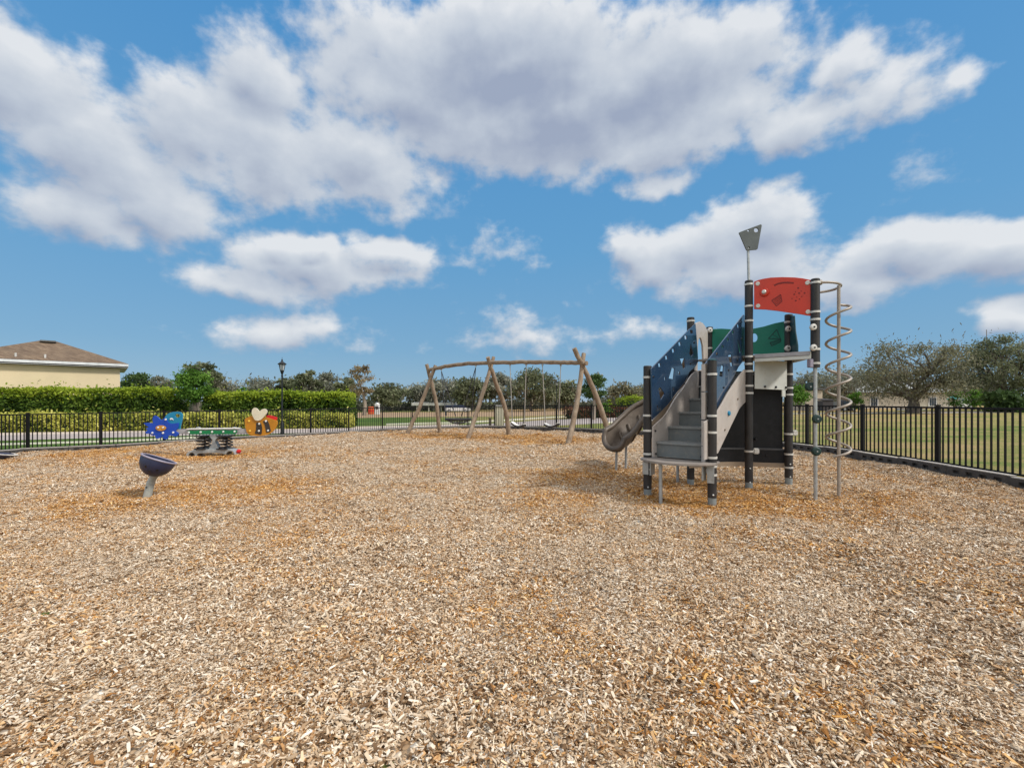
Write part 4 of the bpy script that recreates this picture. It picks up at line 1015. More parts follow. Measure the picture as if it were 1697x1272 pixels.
# each pair crosses at the beam: near foot's log passes behind, far foot's log in front
dl, dm, dr = 19.65, 17.6, 14.9
log('leg', legpts((673, 720), (721.8, 605.2), dl - .16, (.05, 0)), (.094, .073), sw, seed=1)
log('leg', legpts((729.3, 717), (706.8, 603), dl + .14, (.10, 0)), (.088, .075), sw, seed=2)
log('leg', legpts((773.6, 726.7), (818.5, 591.6), dm + .18, (.02, 0)), (.09, .068), sw, seed=3)
log('leg', [G(844, 720) - Vector((0, 0, .1)), at(835.5, 672, 18.2), at(822, 633, 17.8), at(808.2, 591.6), ] if False else [G(844, 720) - Vector((0, 0, .1)), at(836.5, 674, 18.25), at(821.5, 634, 17.8), at(808.2, 591.6, dm - .18)], (.095, .078), sw, seed=4)
log('leg', legpts((940.3, 735.4), (967.4, 586), dr + .16, (.06, 0)), (.092, .07), sw, seed=5)
log('leg', [G(1015, 729) - Vector((0, 0, .1)), at(987.5, 655, 15.2), at(951.5, 577, dr - .18)], (.092, .076), sw, seed=6)
log('beam', [at(711.5, 612.7, 19.75), at(738, 607.2, 19.0), at(765.8, 603.2, 18.6), at(806.7, 601, 17.6), at(845, 600.2, 16.75), at(883, 599.8, 16.1), at(925, 600.4, 15.45), at(955, 601, 15.0), at(973, 602, 14.75)], (.076, .073), sw, seed=8)
def hanger(px, py, d):
    c = at(px, py, d); o = MB().tube([c + Vector((0, 0, .06)), c + Vector((0, 0, -.05))], .035, 10).build('hanger', M['steel'], sw, True); return c
# basket swing
bc = at(759.5, 694.5, 18.8)
bk = thing('basket_swing', (bc.x, bc.y, bc.z), 'round black net basket swing hanging from the left bay of the log frame', 'swing')
RB = .52
MB().tube([bc + Vector((RB * math.cos(a), RB * math.sin(a), 0)) for a in np.linspace(0, 2 * math.pi, 41)], .042, 10, caps=False).build('ring', M['rubber'], bk, True)
mb = MB()
for k in range(-4, 5):
    x = k * RB / 5; L = math.sqrt(RB ** 2 - x * x)
    for ax in (0, 1):
        pts = []
        for t in np.linspace(-1, 1, 13):
            y = t * L; z = -.20 * (1 - (x * x + y * y) / RB ** 2); pts.append(bc + (Vector((x, y, z)) if ax == 0 else Vector((y, x, z))))
        mb.tube(pts, .012, 6)
mb.build('net', M['rope_dark'], bk, True)
bdir = Vector((.81, -.59, 0)); bper = Vector((.59, .81, 0))
for (px, py, d), sg in (((731.5, 612.5), 19.25, -1)[0] + (19.25,) and ((731.5, 611.5, 19.25), -1), ((788.3, 605.5, 18.05), 1)):
    hcp = hanger(px, py, d); y0 = hcp - Vector((0, 0, .08))
    for pq in (1, -1):
        e_ = bc + bdir * (sg * RB * .78) + bper * (pq * RB * .62)
        MB().tube([y0, y0.lerp(e_, .5) + Vector((0, 0, -.01)), e_], .016, 8).build('rope', M['rope_dark'], bk, True)
# belt swings
def belt(tops, bots, d0, d1, label):
    A_, B_ = at(*bots[0], d0), at(*bots[1], d1); c = (A_ + B_) / 2
    t = thing('belt_swing', (c.x, c.y, c.z), label, 'swing', 'belt swings in the right bay')
    dirv = (B_ - A_); dirv.z = 0; L = dirv.length; dirv.normalize(); per = Vector((-dirv.y, dirv.x, 0))
    for (px, py), e_, d in ((tops[0], A_, d0), (tops[1], B_, d1)):
        h = hanger(px, py, d); MB().tube([h - Vector((0, 0, .04)), h.lerp(e_, .5), e_ + Vector((0, 0, .02))], .0135, 8).build('rope', M['rope'], t, True)
    top, bot = MB(), MB()
    for mbx, z0, th in ((top, .0, .02), (bot, -.055, .05)):
        vs = []; ns = 13
        for i in range(ns):
            u = -1 + 2 * i / (ns - 1); p = A_.lerp(B_, (u + 1) / 2) - Vector((0, 0, .09 * (1 - u * u)))
            for sgn in (-1, 1):
                for zz_ in (z0, z0 + th): vs.append(p + per * sgn * .075 + Vector((0, 0, zz_)))
        fs = []
        for i in range(ns - 1):
            a, b = 4 * i, 4 * i + 4; fs += [(a, a + 1, b + 1, b), (a + 2, b + 2, b + 3, a + 3), (a + 1, a + 3, b + 3, b + 1), (a, b, b + 2, a + 2)]
        fs += [(0, 2, 3, 1), (4 * ns - 4, 4 * ns - 3, 4 * ns - 1, 4 * ns - 2)]; mbx.add(vs, fs)
    s = top.build('seat', M['seat_pale'], t, True); bot.build('seat_underside', M['rubber'], t, True)
belt([(845.2, 603.5), (872, 603.5)], [(849, 699), (869, 703)], 16.75, 16.3, 'belt swing with pale seat top nearer the middle pair of log legs')
belt([(899, 603.5), (929.3, 604)], [(903.6, 701.5), (925.6, 701)], 15.85, 15.45, 'belt swing with pale seat top nearer the right pair of log legs')

# ================================================================ picket fence
fence = thing('picket_fence', (FP[14][0], FP[14][1], gz(FP[14][0])), 'low black metal picket fence with square posts curving round the playground', 'fence')
ZB, ZT = .13, 1.165
for i, (x, y) in enumerate(FP):
    g0 = gz(x)
    MB().box((x, y, g0 + (ZT - .1) / 2), (.065, .065, ZT + .10), rz=.3).build('post', M['fence'], fence)
    MB().box((x, y, g0 + ZT + .012), (.078, .078, .022), rz=.3).build('post_cap', M['fence'], fence, bevel=.006)
for (x0, y0), (x1, y1) in zip(FP[:-1], FP[1:]):
    a, b = Vector((x0, y0, gz(x0))), Vector((x1, y1, gz(x1))); d = (b - a); L = d.length; u = d / L; mb = MB()
    ang = math.atan2(u.y, u.x)
    for z, h in ((ZT - .03, .034), (ZB + .02, .030)):
        mb.beam(a + u * .03 + Vector((0, 0, z)), b - u * .03 + Vector((0, 0, z)), .030, h)
    n = 16
    for k in range(1, n):
        p = a + d * (k / n); mb.box((p.x, p.y, p.z + (ZB + .035 + ZT - .047) / 2), (.021, .021, ZT - ZB - .082), rz=ang)
    mb.build('picket_panel', M['fence'], fence)
for i in range(4, 6):
    pass

# plastic border timbers pinned end to end along the mulch
border = thing('playground_border', (KERB[10].x, KERB[10].y, gz(KERB[10].x)), 'dark plastic border timbers with slots holding in the wood chips', 'border')
LT = 1.10
pts = [Vector((p.x, p.y, 0)) for p in KERB]
cum = [0]
for a, b in zip(pts[:-1], pts[1:]): cum.append(cum[-1] + (b - a).length)
def along(t):
    i = max(0, min(len(pts) - 2, int(np.searchsorted(cum, t)) - 1)); f_ = (t - cum[i]) / (cum[i + 1] - cum[i]); return pts[i].lerp(pts[i + 1], f_)
nt_ = int(cum[-1] / LT); jt = np.random.default_rng(5)
def timber(a, b, dz):
    d = b - a; L = d.length - .008; u = d.normalized(); mid = (a + b) / 2; ang = math.atan2(u.y, u.x); g0 = gz(mid.x) + dz
    q = Matrix.Rotation(ang, 3, 'Z'); mb = MB(); W, z0, z1 = .10, -.14, .148
    def bx(x, y, z, sx, sy, sz): c = q @ Vector((x, y, 0)); mb.box((mid.x + c.x, mid.y + c.y, g0 + z), (sx, sy, sz), rz=ang)
    hz0, hz1 = .045, .100
    bx(0, .02, (z0 + z1) / 2, L, W - .04, z1 - z0)                       # back web
    bx(0, -.0295, (z0 + hz0) / 2, L, .039, hz0 - z0)
    bx(0, -.0295, (hz1 + z1 - .003) / 2, L, .039, z1 - .003 - hz1)
    xs = [-.36, -.12, .12, .36]; hw = .062; edges = [-L / 2] + [v for x in xs for v in (x - hw, x + hw)] + [L / 2]
    for e0, e1 in zip(edges[::2], edges[1::2]): bx((e0 + e1) / 2, -.0295, (hz0 + hz1) / 2, e1 - e0, .039, hz1 - hz0)
    o = mb.build('border_timber', M['kerb'], border)
    t = MB(); c = Vector((mid.x, mid.y, g0 + z1 + .006)); t.box(c, (L - .01, W - .006, .012), rz=ang); t.build('timber_top', M['kerb_top'], o)
for k in range(nt_):
    a, b = along(k * LT), along((k + 1) * LT); timber(a, b, float(jt.normal(0, .006)))

# ================================================================ spinner bowl
bw = G(240, 820); bd = bw.y
spin = thing('spinner_bowl', (bw.x, bw.y, gz(bw.x)), 'dark violet spinner bowl tilted on a short grey leg', 'spinner')
top = at(254.5, 789.5, bd + .02); axv = (top - bw).normalized(); vr = ray(263, 765).normalized(); ex_ = Vector((1, .776, 0)).normalized(); axis_b = (ex_ * .389 + Vector((0, 0, .921)) - vr * .02).normalized()
leg = MB().tube([bw + Vector((0, 0, mz(bw.x, bw.y) - bw.z - .12)), bw.lerp(top, .70)], [.056, .052], 18).build('leg', M['bowl_leg'], spin, True)
MB().lathe([(.03, -.05), (.054, -.05), (.046, .03), (.062, .10), (.03, .11)], bw.lerp(top, .80), axis=axv, n=20).build('collar', M['bowl_leg'], leg, True)
for h in (.45,): 
    c = bw.lerp(top, h); MB().lathe([(.011, 0), (.011, .004), (.001, .005)], c + Vector((.01, -.053, 0)), axis=(0, -1, 0), n=10).build('bolt', M['bolt_black'], leg)
rc = at(263.5, 760.2, bd); RBW = .224; DP = .262
prof = []
for k in range(15):
    a = math.pi / 2 * k / 14; prof.append((RBW * math.sin(a) ** .9 if k else .002, -DP * math.cos(a) ** 1.0))
inner_ = [(r * .93 if k else .002, h * .9 + .002) for k, (r, h) in enumerate(prof)]
bowl = MB().lathe(prof + [(RBW * .94, .004)] + inner_[::-1], rc, axis=axis_b, n=40).build('bowl', M['bowl'], spin, True)
MB().lathe([(RBW * .93, -.008), (RBW * 1.02, -.010), (RBW * 1.055, .002), (RBW * 1.03, .014), (RBW * .95, .014), (RBW * .93, -.008)], rc, axis=axis_b, n=40).build('rim', M['bowl_rim'], bowl, True)
for (px, py) in ((241.5, 772.5), (247.5, 780.3), (260.5, 778.6), (264.5, 785.6), (276, 784)):
    r_ = ray(px, py); o_ = Vector((0, 0, H)); best = None
    for t in np.linspace(bd - .5, bd + .1, 400):
        q = o_ + r_ * t - rc; h = q.dot(axis_b); r2 = (q - axis_b * h).length
        if h < 0 and (r2 / RBW) ** 2 + (h / DP) ** 2 < 1.02: best = o_ + r_ * t; nn = q.normalized(); break
    if best is not None:
        MB().lathe([(.017, -.01), (.017, .004), (.001, .005)], best, axis=nn, n=10).build('drain_hole', M['bolt_black'], bowl)

# tilted disc spinner at the left edge
dc = G(-4, 758); dd = dc.y
disc = thing('spinner_disc', (dc.x, dc.y, gz(dc.x)), 'low grey disc spinner tilted into the wood chips by the left border', 'spinner')
ctr = at(-26, 747.5, dd); ex_ = Vector((1, 1.138, 0)).normalized(); axd = (ex_ * .235 + Vector((0, 0, .972)) - ray(-10, 753).normalized() * .015).normalized()
MB().lathe([(.002, .012), (.60, .012), (.64, .0), (.62, -.05), (.45, -.16), (.002, -.22)], ctr, axis=axd, n=44).build('disc', M['bowl'], disc, True)
MB().lathe([(.56, .013), (.62, .020), (.655, .004), (.63, -.012), (.56, .013)], ctr, axis=axd, n=44).build('rim', M['kerb_top'], disc, True)
MB().tube([ctr - axd * .1, Vector((ctr.x, ctr.y, gz(ctr.x) - .3))], .07, 14).build('leg', M['bowl_leg'], disc, True)

# ================================================================ spring seesaw
sd_ = 12.45; sp_ = VPlane((-9.5, sd_ - .05), (-6.0, sd_ + .12))
see = thing('spring_seesaw', (-8.1, sd_, gz(-8.1)), 'spring seesaw with a blue flower at one end and an orange bee at the other', 'seesaw')
k2 = lambda pts: [(220 + x / 6.527, 660 + y / 6.527) for x, y in pts]
SN = -1 if sp_.n.y > 0 else 1            # towards the viewer
if SN < 0: print('seesaw plane flips')
flower = k2([(140, 268), (170, 262), (200, 262), (240, 264), (236, 240), (236, 215), (244, 195), (258, 184), (275, 190), (292, 200), (310, 218), (328, 232), (345, 222), (370, 208), (385, 222), (400, 250), (420, 268), (460, 270), (508, 262), (514, 275), (512, 300), (500, 330), (480, 350), (500, 362), (512, 374), (505, 400), (480, 408), (440, 398), (405, 402), (398, 425), (385, 440), (355, 435), (340, 408), (325, 422), (305, 428), (285, 432), (268, 425), (262, 400), (225, 395), (200, 378), (165, 378), (160, 358), (180, 342), (165, 320), (195, 310), (165, 290)])
fl = px_plate('flower_plate', sp_, [smoothloop(flower, 3)], .03, M['flower'], see, front=.06 * SN)
px_plate('wing_plate', sp_, [smoothloop(k2([(345, 225), (380, 172), (430, 150), (490, 143), (530, 152), (548, 185), (540, 240), (525, 300), (518, 340), (490, 340), (420, 330), (350, 260)]), 4), k2(ell(493, 187, 26, 20, 18))], .03, M['cyan'], see, front=.02 * SN)
px_plate('flower_middle', sp_, [k2(ell(330, 318, 56, 30, 28))], .02, M['orange'], fl, front=.09 * SN)
def caps(qs, m, parent, front, r=.03):
    for q in k2(qs): stud(sp_, *q, r, .016 , m, parent, front=front) if SN > 0 else MB().lathe([(r, -.004), (r, .01), (r * .8, .016), (.001, .016)], sp_.w(*sp_.p2(*q), -front), axis=-sp_.n, n=16).build('bolt', m, parent, True)
caps([(304, 312), (357, 312)], M['bolt_white'], fl, .102, .024)
caps([(235, 370), (350, 370), (460, 365), (379, 226)], M['bolt_white'], fl, .077, .027)
px_plate('eye', sp_, [smoothloop(k2([(412, 222), (424, 210), (440, 212), (450, 224), (452, 234), (436, 226), (422, 232)]), 4)], .012, M['bolt_white'], see, front=.045 * SN)
bee = px_plate('bee_plate', sp_, [smoothloop(k2([(1226, 228), (1240, 212), (1266, 200), (1300, 188), (1340, 196), (1400, 202), (1460, 204), (1520, 222), (1570, 240), (1578, 265), (1566, 305), (1545, 338), (1510, 370), (1460, 394), (1400, 402), (1330, 402), (1280, 392), (1250, 366), (1238, 335), (1230, 285)]), 4)], .03, M['bee'], see, front=.06 * SN)
px_plate('tail', sp_, [smoothloop(k2([(1450, 188), (1480, 180), (1510, 186), (1545, 196), (1566, 204), (1564, 232), (1540, 238), (1500, 222), (1460, 208)]), 3)], .03, M['tail_red'], see, front=.025 * SN)
px_plate('wings', sp_, [smoothloop(k2([(1308, 160), (1314, 118), (1336, 101), (1362, 106), (1380, 124), (1394, 139), (1410, 122), (1436, 111), (1462, 117), (1474, 136), (1468, 160), (1438, 198), (1404, 230), (1372, 239), (1342, 230), (1324, 200)]), 4)], .03, M['cream'], bee, front=.095 * SN)
for lp in ([(1352, 264), (1378, 260), (1402, 268), (1412, 300), (1414, 330), (1406, 384), (1370, 382), (1338, 374), (1350, 330)], [(1425, 246), (1448, 238), (1470, 236), (1488, 268), (1500, 310), (1507, 352), (1484, 362), (1460, 364), (1450, 320), (1440, 280)]):
    px_plate('stripe', sp_, [smoothloop(k2(lp), 3)], .012, M['bee_dark'], bee, front=.079 * SN)
caps([(1385, 272), (1382, 348), (1457, 243), (1480, 345)], M['bolt_white'], bee, .086, .026)
caps([(1274, 243), (1283, 349)], M['yellow'], bee, .077, .026)
def sw_pt(cx, cy, off=0.0): return sp_.w(*sp_.p2(*k2([(cx, cy)])[0]), off * SN)
beam_a, beam_b = sw_pt(480, 356), sw_pt(1262, 352)
beam = MB().beam(beam_a, beam_b, .10, .125).build('beam', M['seesaw_grey'], see, bevel=.012)
gp_ = px_plate('green_rail', sp_, [k2([(612, 352), (640, 344), (700, 348), (740, 340), (800, 346), (870, 338), (940, 346), (1000, 338), (1060, 345), (1110, 337), (1140, 345), (1146, 358), (1128, 384), (640, 386), (622, 374)])], .022, M['seesaw_green'], see, front=.075 * SN)
caps([(630, 364), (757, 361), (880, 359), (1000, 357), (1121, 355)], M['bolt_white'], gp_, .088, .027)
MB().beam(sw_pt(600, 330), sw_pt(1160, 322), .20, .03).build('seat_board', M['seat_pale'], see, bevel=.008)
hg = [sw_pt(x, y) for x, y in ((705, 322), (735, 306), (770, 322))]
for x in (690, 1080): MB().tube([sw_pt(x, 326), sw_pt(x, 318), sw_pt(x + 22, 312), sw_pt(x + 44, 318), sw_pt(x + 44, 326)], .016, 8).build('handle', M['steel'], see, True)
# support: hour-glass steel, springs, base with arched feet
px_plate('support', sp_, [k2([(838, 394), (940, 394), (938, 412), (905, 446), (902, 462), (920, 500), (948, 545), (960, 566), (820, 566), (838, 530), (858, 500), (870, 466), (868, 446), (842, 412)])], .14, M['steel'], see, bevel=.012, front=-.02 * SN)
px_plate('base', sp_, [smoothloop(k2([(612, 622), (618, 590), (640, 572), (680, 552), (740, 545), (820, 544), (960, 544), (1040, 540), (1095, 545), (1128, 562), (1142, 590), (1146, 604), (1128, 604), (1118, 580), (1098, 566), (1072, 566), (1052, 578), (1040, 596), (1030, 598), (960, 584), (820, 586), (740, 592), (728, 622), (712, 622), (704, 596), (684, 582), (660, 584), (644, 600), (636, 622)]), 2)], .30, M['steel'], see, bevel=.012)
for cx_ in (770, 1005):
    P0 = sw_pt(cx_, 404); pb_ = sw_pt(cx_, 545); n_ = 80; hgt = P0.z - pb_.z
    for oy in (-.10, .12):
        hp = [Vector((P0.x + .10 * math.cos(2 * math.pi * 4.2 * t), P0.y + oy + .10 * math.sin(2 * math.pi * 4.2 * t), pb_.z + hgt * t)) for t in np.linspace(0, 1, n_)]
        MB().tube(hp, .017, 8).build('spring', M['spring'], see, True)
    for y_ in (404, 540):
        MB().box(sw_pt(cx_, y_), (.27, .42, .03)).build('spring_plate', M['spring'], see, bevel=.006)
cq = sw_pt(1158, 568, .05); MB().lathe([(.001, -.05), (.045, -.04), (.058, 0), (.045, .04), (.001, .05)], cq, axis=(1, 0, 0), n=18).build('bumper', M['tail_red'], see, True)

# exposed ground fabric in the hollow under the swings
fb = G(902, 736)
mb = MB(); pr = []
for k in range(14):
    a = 2 * math.pi * k / 14; x = fb.x + .52 * math.cos(a) * (1 + .2 * math.sin(3 * a)); y = fb.y + .10 * math.sin(a) + .05 * math.cos(a); pr.append(Vector((x, y, mz(x, y) + .018 + .018 * math.sin(5 * a))))
mb.add(pr + [p + Vector((0, 0, .02)) for p in pr], [tuple(range(13, -1, -1)), tuple(range(14, 28))] + [(k, (k + 1) % 14, 14 + (k + 1) % 14, 14 + k) for k in range(14)])
c_ = at(907, 734.5, fb.y); mb.lathe([(.001, .06), (.10, .03), (.14, -.03)], (c_.x, c_.y, mz(c_.x, c_.y) + .02), n=9)
tag(mb.build('ground_fabric', M['rubber'], None, True), 'torn black ground fabric showing in the hollow under the belt swings', 'ground fabric')

# ================================================================ street lamps
def make_lamp(label):
    t = thing('street_lamp', (0, 0, 0), label, 'street lamp', 'black lantern street lamps')
    MB().lathe([(.002, -.2), (.085, -.2), (.085, .05), (.07, .12), (.072, .5), (.05, .56), (.040, .62), (.034, 2.72), (.05, 2.74), (.05, 2.78), (.03, 2.80), (.002, 2.80)], (0, 0, 0), n=16).build('post', M['lamp_black'], t, True)
    MB().lathe([(.002, 2.80), (.03, 2.80), (.06, 2.88), (.10, 3.0), (.095, 3.03), (.002, 3.03)], (0, 0, 0), n=6).build('lantern_base', M['lamp_black'], t)
    g = MB().lathe([(.085, 3.03), (.150, 3.31)], (0, 0, 0), n=6).build('lantern_glass', M['lamp_glass'], t)
    mb = MB()
    for k in range(6):
        a = 2 * math.pi * k / 6; mb.tube([(.09 * math.cos(a), .09 * math.sin(a), 3.02), (.155 * math.cos(a), .155 * math.sin(a), 3.32)], .012, 6)
    mb.build('lantern_bars', M['lamp_black'], t)
    MB().lathe([(.002, 3.30), (.19, 3.30), (.195, 3.33), (.11, 3.40), (.05, 3.44), (.035, 3.48), (.04, 3.52), (.012, 3.56), (.006, 3.64), (.001, 3.66)], (0, 0, 0), n=18).build('lantern_cap', M['lamp_black'], t, True)
    return t
def lampglass():
    m, nt, b = newmat('lamp_glass'); b.inputs['Base Color'].default_value = (.55, .56, .54, 1); b.inputs['Roughness'].default_value = .25
    b.inputs['Alpha'].default_value = .65; return m
M['lamp_glass'] = lampglass()
lamp = make_lamp('tall black street lamp with lantern standing behind the fence near the bee')
LAMPS = [(467.5, 718, None, 592, 'tall black street lamp with lantern standing behind the fence near the bee'), (294.5, None, 35.0, 616.5, 'black lantern of a street lamp showing over the first hedge'),
         (739, None, 47, 637.5, 'thin distant street lamp seen behind the basket swing'), (922.5, None, 40, 628, 'black street lamp behind the fence by the second belt swing')]
for i, (px, py, d, ty, lab) in enumerate(LAMPS):
    o = lamp if i == 0 else copy_tree(lamp); o['label'] = lab
    p = G(px, py) if py else gp(px, d)
    o.location = (p.x, p.y, gz(p.x) - .02); hgt = zat(ty, p.y) - p.z; o.scale = (max(.9, hgt / 3.62),) * 2 + (hgt / 3.62,)

# ================================================================ house at the left
hd = 27.5
def roofmat():
    m, nt, b = newmat('brown_shingles'); oc = objcoord(nt)
    br = N(nt, 'ShaderNodeTexBrick'); br.inputs['Scale'].default_value = 1; br.inputs['Brick Width'].default_value = .33; br.inputs['Row Height'].default_value = .07; br.inputs['Mortar Size'].default_value = .006
    br.inputs['Color1'].default_value = (.13, .085, .055, 1); br.inputs['Color2'].default_value = (.23, .165, .11, 1); br.inputs['Mortar'].default_value = (.05, .035, .025, 1)
    nt.links.new(oc, br.inputs['Vector']); n = noise(nt, 1.1, 6, .6, oc)
    mx = N(nt, 'ShaderNodeMixRGB', blend_type='MULTIPLY'); mx.inputs['Fac'].default_value = .6
    r = ramp(nt, n.outputs['Fac'], [(.3, (.7, .68, .66)), (.7, (1.25, 1.2, 1.1))]); nt.links.new(br.outputs['Color'], mx.inputs['Color1']); nt.links.new(r.outputs['Color'], mx.inputs['Color2'])
    nt.links.new(mx.outputs[0], b.inputs['Base Color']); b.inputs['Roughness'].default_value = .9; return m
HU, HV = Vector((.742, .670, 0)), Vector((-.670, .742, 0))     # the house stands turned 45 degrees to the picture
hd = 30.0; hz = zat(603.2, hd); E0 = Vector(((212.5 - CX) / F * hd, hd, 0)); HL, HD = 7.8, 7.0
hg = gz(E0.x) - .05
hr = thing('house', E0 - HU * 3.9 + HV * 3.5 + Vector((0, 0, hg)), 'cream stucco house with brown shingle hip roof beyond the hedge', 'house')
def hp(u, v, z): q = E0 - HU * u + HV * v; return Vector((q.x, q.y, z))
ov = .40
wp_ = [hp(ov, ov, 0), hp(HL - ov, ov, 0), hp(HL - ov, HD - ov, 0), hp(ov, HD - ov, 0)]
MB().prism([p + Vector((0, 0, hg - .4)) for p in wp_], (0, 0, hz - .27 - hg + .4)).build('wall', M['stucco'], hr)
ev = [hp(0, 0, hz), hp(HL, 0, hz), hp(HL, HD, hz), hp(0, HD, hz)]
MB().prism([p + Vector((0, 0, -.24)) for p in ev], (0, 0, .025)).build('soffit', M['soffit'], hr)
mb = MB()
for a, b in zip(ev, ev[1:] + ev[:1]): mb.beam(a + Vector((0, 0, -.08)), b + Vector((0, 0, -.08)), .03, .15)
mb.build('fascia', M['fascia'], hr)
zr = zat(566.0, 30.3); r1 = hp(HD / 2, HD / 2, zr); r0 = hp(HL - HD / 2, HD / 2, zr)
ee = [p + Vector((0, 0, .012)) for p in ev]
rf = MB().add([ee[0], ee[1], ee[2], ee[3], r1, r0], [(1, 0, 4, 5), (0, 3, 4), (3, 2, 5, 4), (2, 1, 5)]).build('roof', roofmat(), hr)
c_ = hp(HL / 2, HD / 2 - .30, zr - .06); MB().beam(c_ + HU * .38, c_ - HU * .38, .45, .12).build('ridge_vent', M['vent'], rf, bevel=.03)
def roof_at(u, v): return hp(u, v, hz + (zr - hz) * v / (HD / 2) + .012)
for px, py in ((26, 587.5), (75.5, 589.5)):
    best = min(((u, v) for u in np.linspace(.5, 7.3, 90) for v in np.linspace(.2, 3.3, 60)), key=lambda q: abs(CX + F * roof_at(*q).x / roof_at(*q).y - px) + abs(HY - F * (roof_at(*q).z + .1 - H) / roof_at(*q).y - py))
    c = roof_at(*best); MB().tube([c + Vector((0, 0, -.2)), c + Vector((0, 0, .20))], .05, 10).build('vent_pipe', M['pipe'], rf, True)

# ================================================================ plants
def make_trunk(base, pts_list, parent, m, name='trunk'):
    mb = MB()
    for P, r0, r1 in pts_list:
        q = spline(P, 4); rs = [r0 + (r1 - r0) * i / (len(q) - 1) for i in range(len(q))]; mb.tube(q, rs, 8)
    return mb.build(name, m, parent, True)
def tree(name, label, px, d, width_px, top_y, leaves, leafm, seed, trunk=.28, size=.30, group=None, barkm=None, gap=.0, shape='round', cat='tree', base_y=None, moss=0, lean=0, clumps=24, spread=.082, trunk_r=None):
    g = np.random.default_rng(seed); p = gp(px, d); p.z = gz(p.x) - .05
    if base_y is not None: p.z = zat(base_y, d)
    W = width_px / F * d; top = zat(top_y, d); Ht = top - p.z
    t = thing(name, p, label, cat, group); tz = Ht * trunk; r0 = trunk_r or max(.09, Ht * .034)
    fork = p + Vector((lean * W * .2 + g.normal(0, .02) * W, 0, tz)); segs = [([p - Vector((0, 0, .3)), p.lerp(fork, .5) + Vector((g.normal(0, .02) * Ht, 0, 0)), fork], r0 * 1.15, r0 * .8)]
    cz = (tz * .85 + Ht) / 2; hh = (Ht - tz * .85) / 2; C = []
    tries = 0
    while len(C) < clumps and tries < 4000:
        tries += 1
        v = g.normal(size=3); v /= np.linalg.norm(v); rad = g.uniform(.35, 1) ** .6
        if shape == 'umbrella' and v[2] < -.15: continue
        if shape == 'cone': q = np.array([v[0] * (1 - .6 * (v[2] * rad + 1) / 2), v[1] * (1 - .6 * (v[2] * rad + 1) / 2), v[2]]) * rad
        else: q = v * rad
        q = q * np.array([W / 2, W / 2, hh]) * np.array([.86, .86, .86]) + np.array([lean * W * .15, 0, cz])
        if all(np.linalg.norm((q - c) / np.array([1, 1, .8])) > W * .11 for c in C): C.append(q)
    C = np.array(C); base = np.array(p)
    nl = max(4, min(9, len(C) // 4)); hubs = C[g.choice(len(C), nl, replace=False)] * np.array([.5, .5, 1]); hubs[:, 2] = tz + (hubs[:, 2] - tz) * .55
    hubs[:, 2] = np.maximum(hubs[:, 2], tz * 1.02)
    for h in hubs: segs.append(([fork - Vector((0, 0, tz * .06)), fork.lerp(p + Vector(h), .5) + Vector((g.normal(0, .03) * W, g.normal(0, .03) * W, .04 * Ht)), p + Vector(h)], r0 * .46, r0 * .22))
    for c in C:
        h = hubs[np.argmin(np.linalg.norm(hubs - c, axis=1))]
        a, b = p + Vector(h), p + Vector(c); segs.append(([a, a.lerp(b, .55) + Vector((g.normal(0, .03) * W, g.normal(0, .03) * W, g.normal(.01, .02) * Ht)), b], r0 * .2, r0 * .05))
    make_trunk(p, segs, t, barkm or M['bark'])
    # leaves: many small faces in and about the clumps, thinner at the rim
    n = int(leaves * 1.75); wts = g.uniform(.4, 1.4, len(C)) * (g.uniform(0, 1, len(C)) > gap); wts /= wts.sum(); ci = g.choice(len(C), n, p=wts)
    sg = W * spread * g.uniform(.7, 1.35, len(C))[ci]
    pos = base + C[ci] + g.normal(size=(n, 3)) * sg[:, None] * np.array([1, 1, .62])
    far = g.uniform(size=n) < .16
    pos[far] += g.normal(size=(far.sum(), 3)) * W * .018
    pos[:, 2] = np.minimum(pos[:, 2], top + .02 * Ht); pos[:, 2] = np.maximum(pos[:, 2], base[2] + Ht * .06)
    tint = np.clip(g.normal(.42, .17, len(C))[ci] + g.normal(0, .16, n), 0, 1)
    leaf_mesh('crown', pos, size, tint, leafm, t, seed=seed)
    if moss:
        ci = g.choice(len(C), moss); pos = base + C[ci] + g.normal(size=(moss, 3)) * W * .07; pos[:, 2] -= abs(g.normal(0, .06, moss)) * Ht
        pos[:, 2] = np.maximum(pos[:, 2], base[2] + .2 * Ht * .4)
        mo = leaf_mesh('hanging_moss', pos, size * 1.5, np.clip(g.normal(.5, .2, moss), 0, 1), M['lf_moss'], t, aspect=.22, droop=1.0, seed=seed + 1); mo['kind'] = 'stuff'
    return t
# the treeline behind the open field
FARG = 'oaks of the far treeline'
def oak(label, px, d, w, ty, n, m, seed, **k):
    k.setdefault('moss', n // 4); k.setdefault('size', .0062 * d ); k.setdefault('trunk', .20)
    return tree('oak_tree', label, px, d, w, ty, n, M[m], seed, group=FARG, **k)
oak('dark green bushy tree right against the house corner', 224, 45, 48, 609, 2200, 'lf_mid', 11)
oak('thin grey tree over the hedge left of the lantern', 264, 62, 56, 619, 1500, 'lf_grey_hazy', 12, gap=.2)
oak('flat topped pine like tree rising over the hedge gap', 333, 60, 54, 600, 1500, 'lf_oak', 13, shape='umbrella', trunk=.55, moss=0, clumps=16)
oak('sparse rusty tree beside the flat topped tree', 362, 64, 44, 611, 1200, 'lf_oak_red', 14, gap=.3)
oak('low grey green oak left of the tall lamp', 412, 70, 78, 622, 2400, 'lf_grey_hazy', 15)
oak('low olive oak just right of the tall lamp', 482, 72, 60, 623, 2200, 'lf_oak', 16)
oak('olive oak with narrow crown above the second hedge', 508, 66, 44, 610, 2200, 'lf_oak', 17)
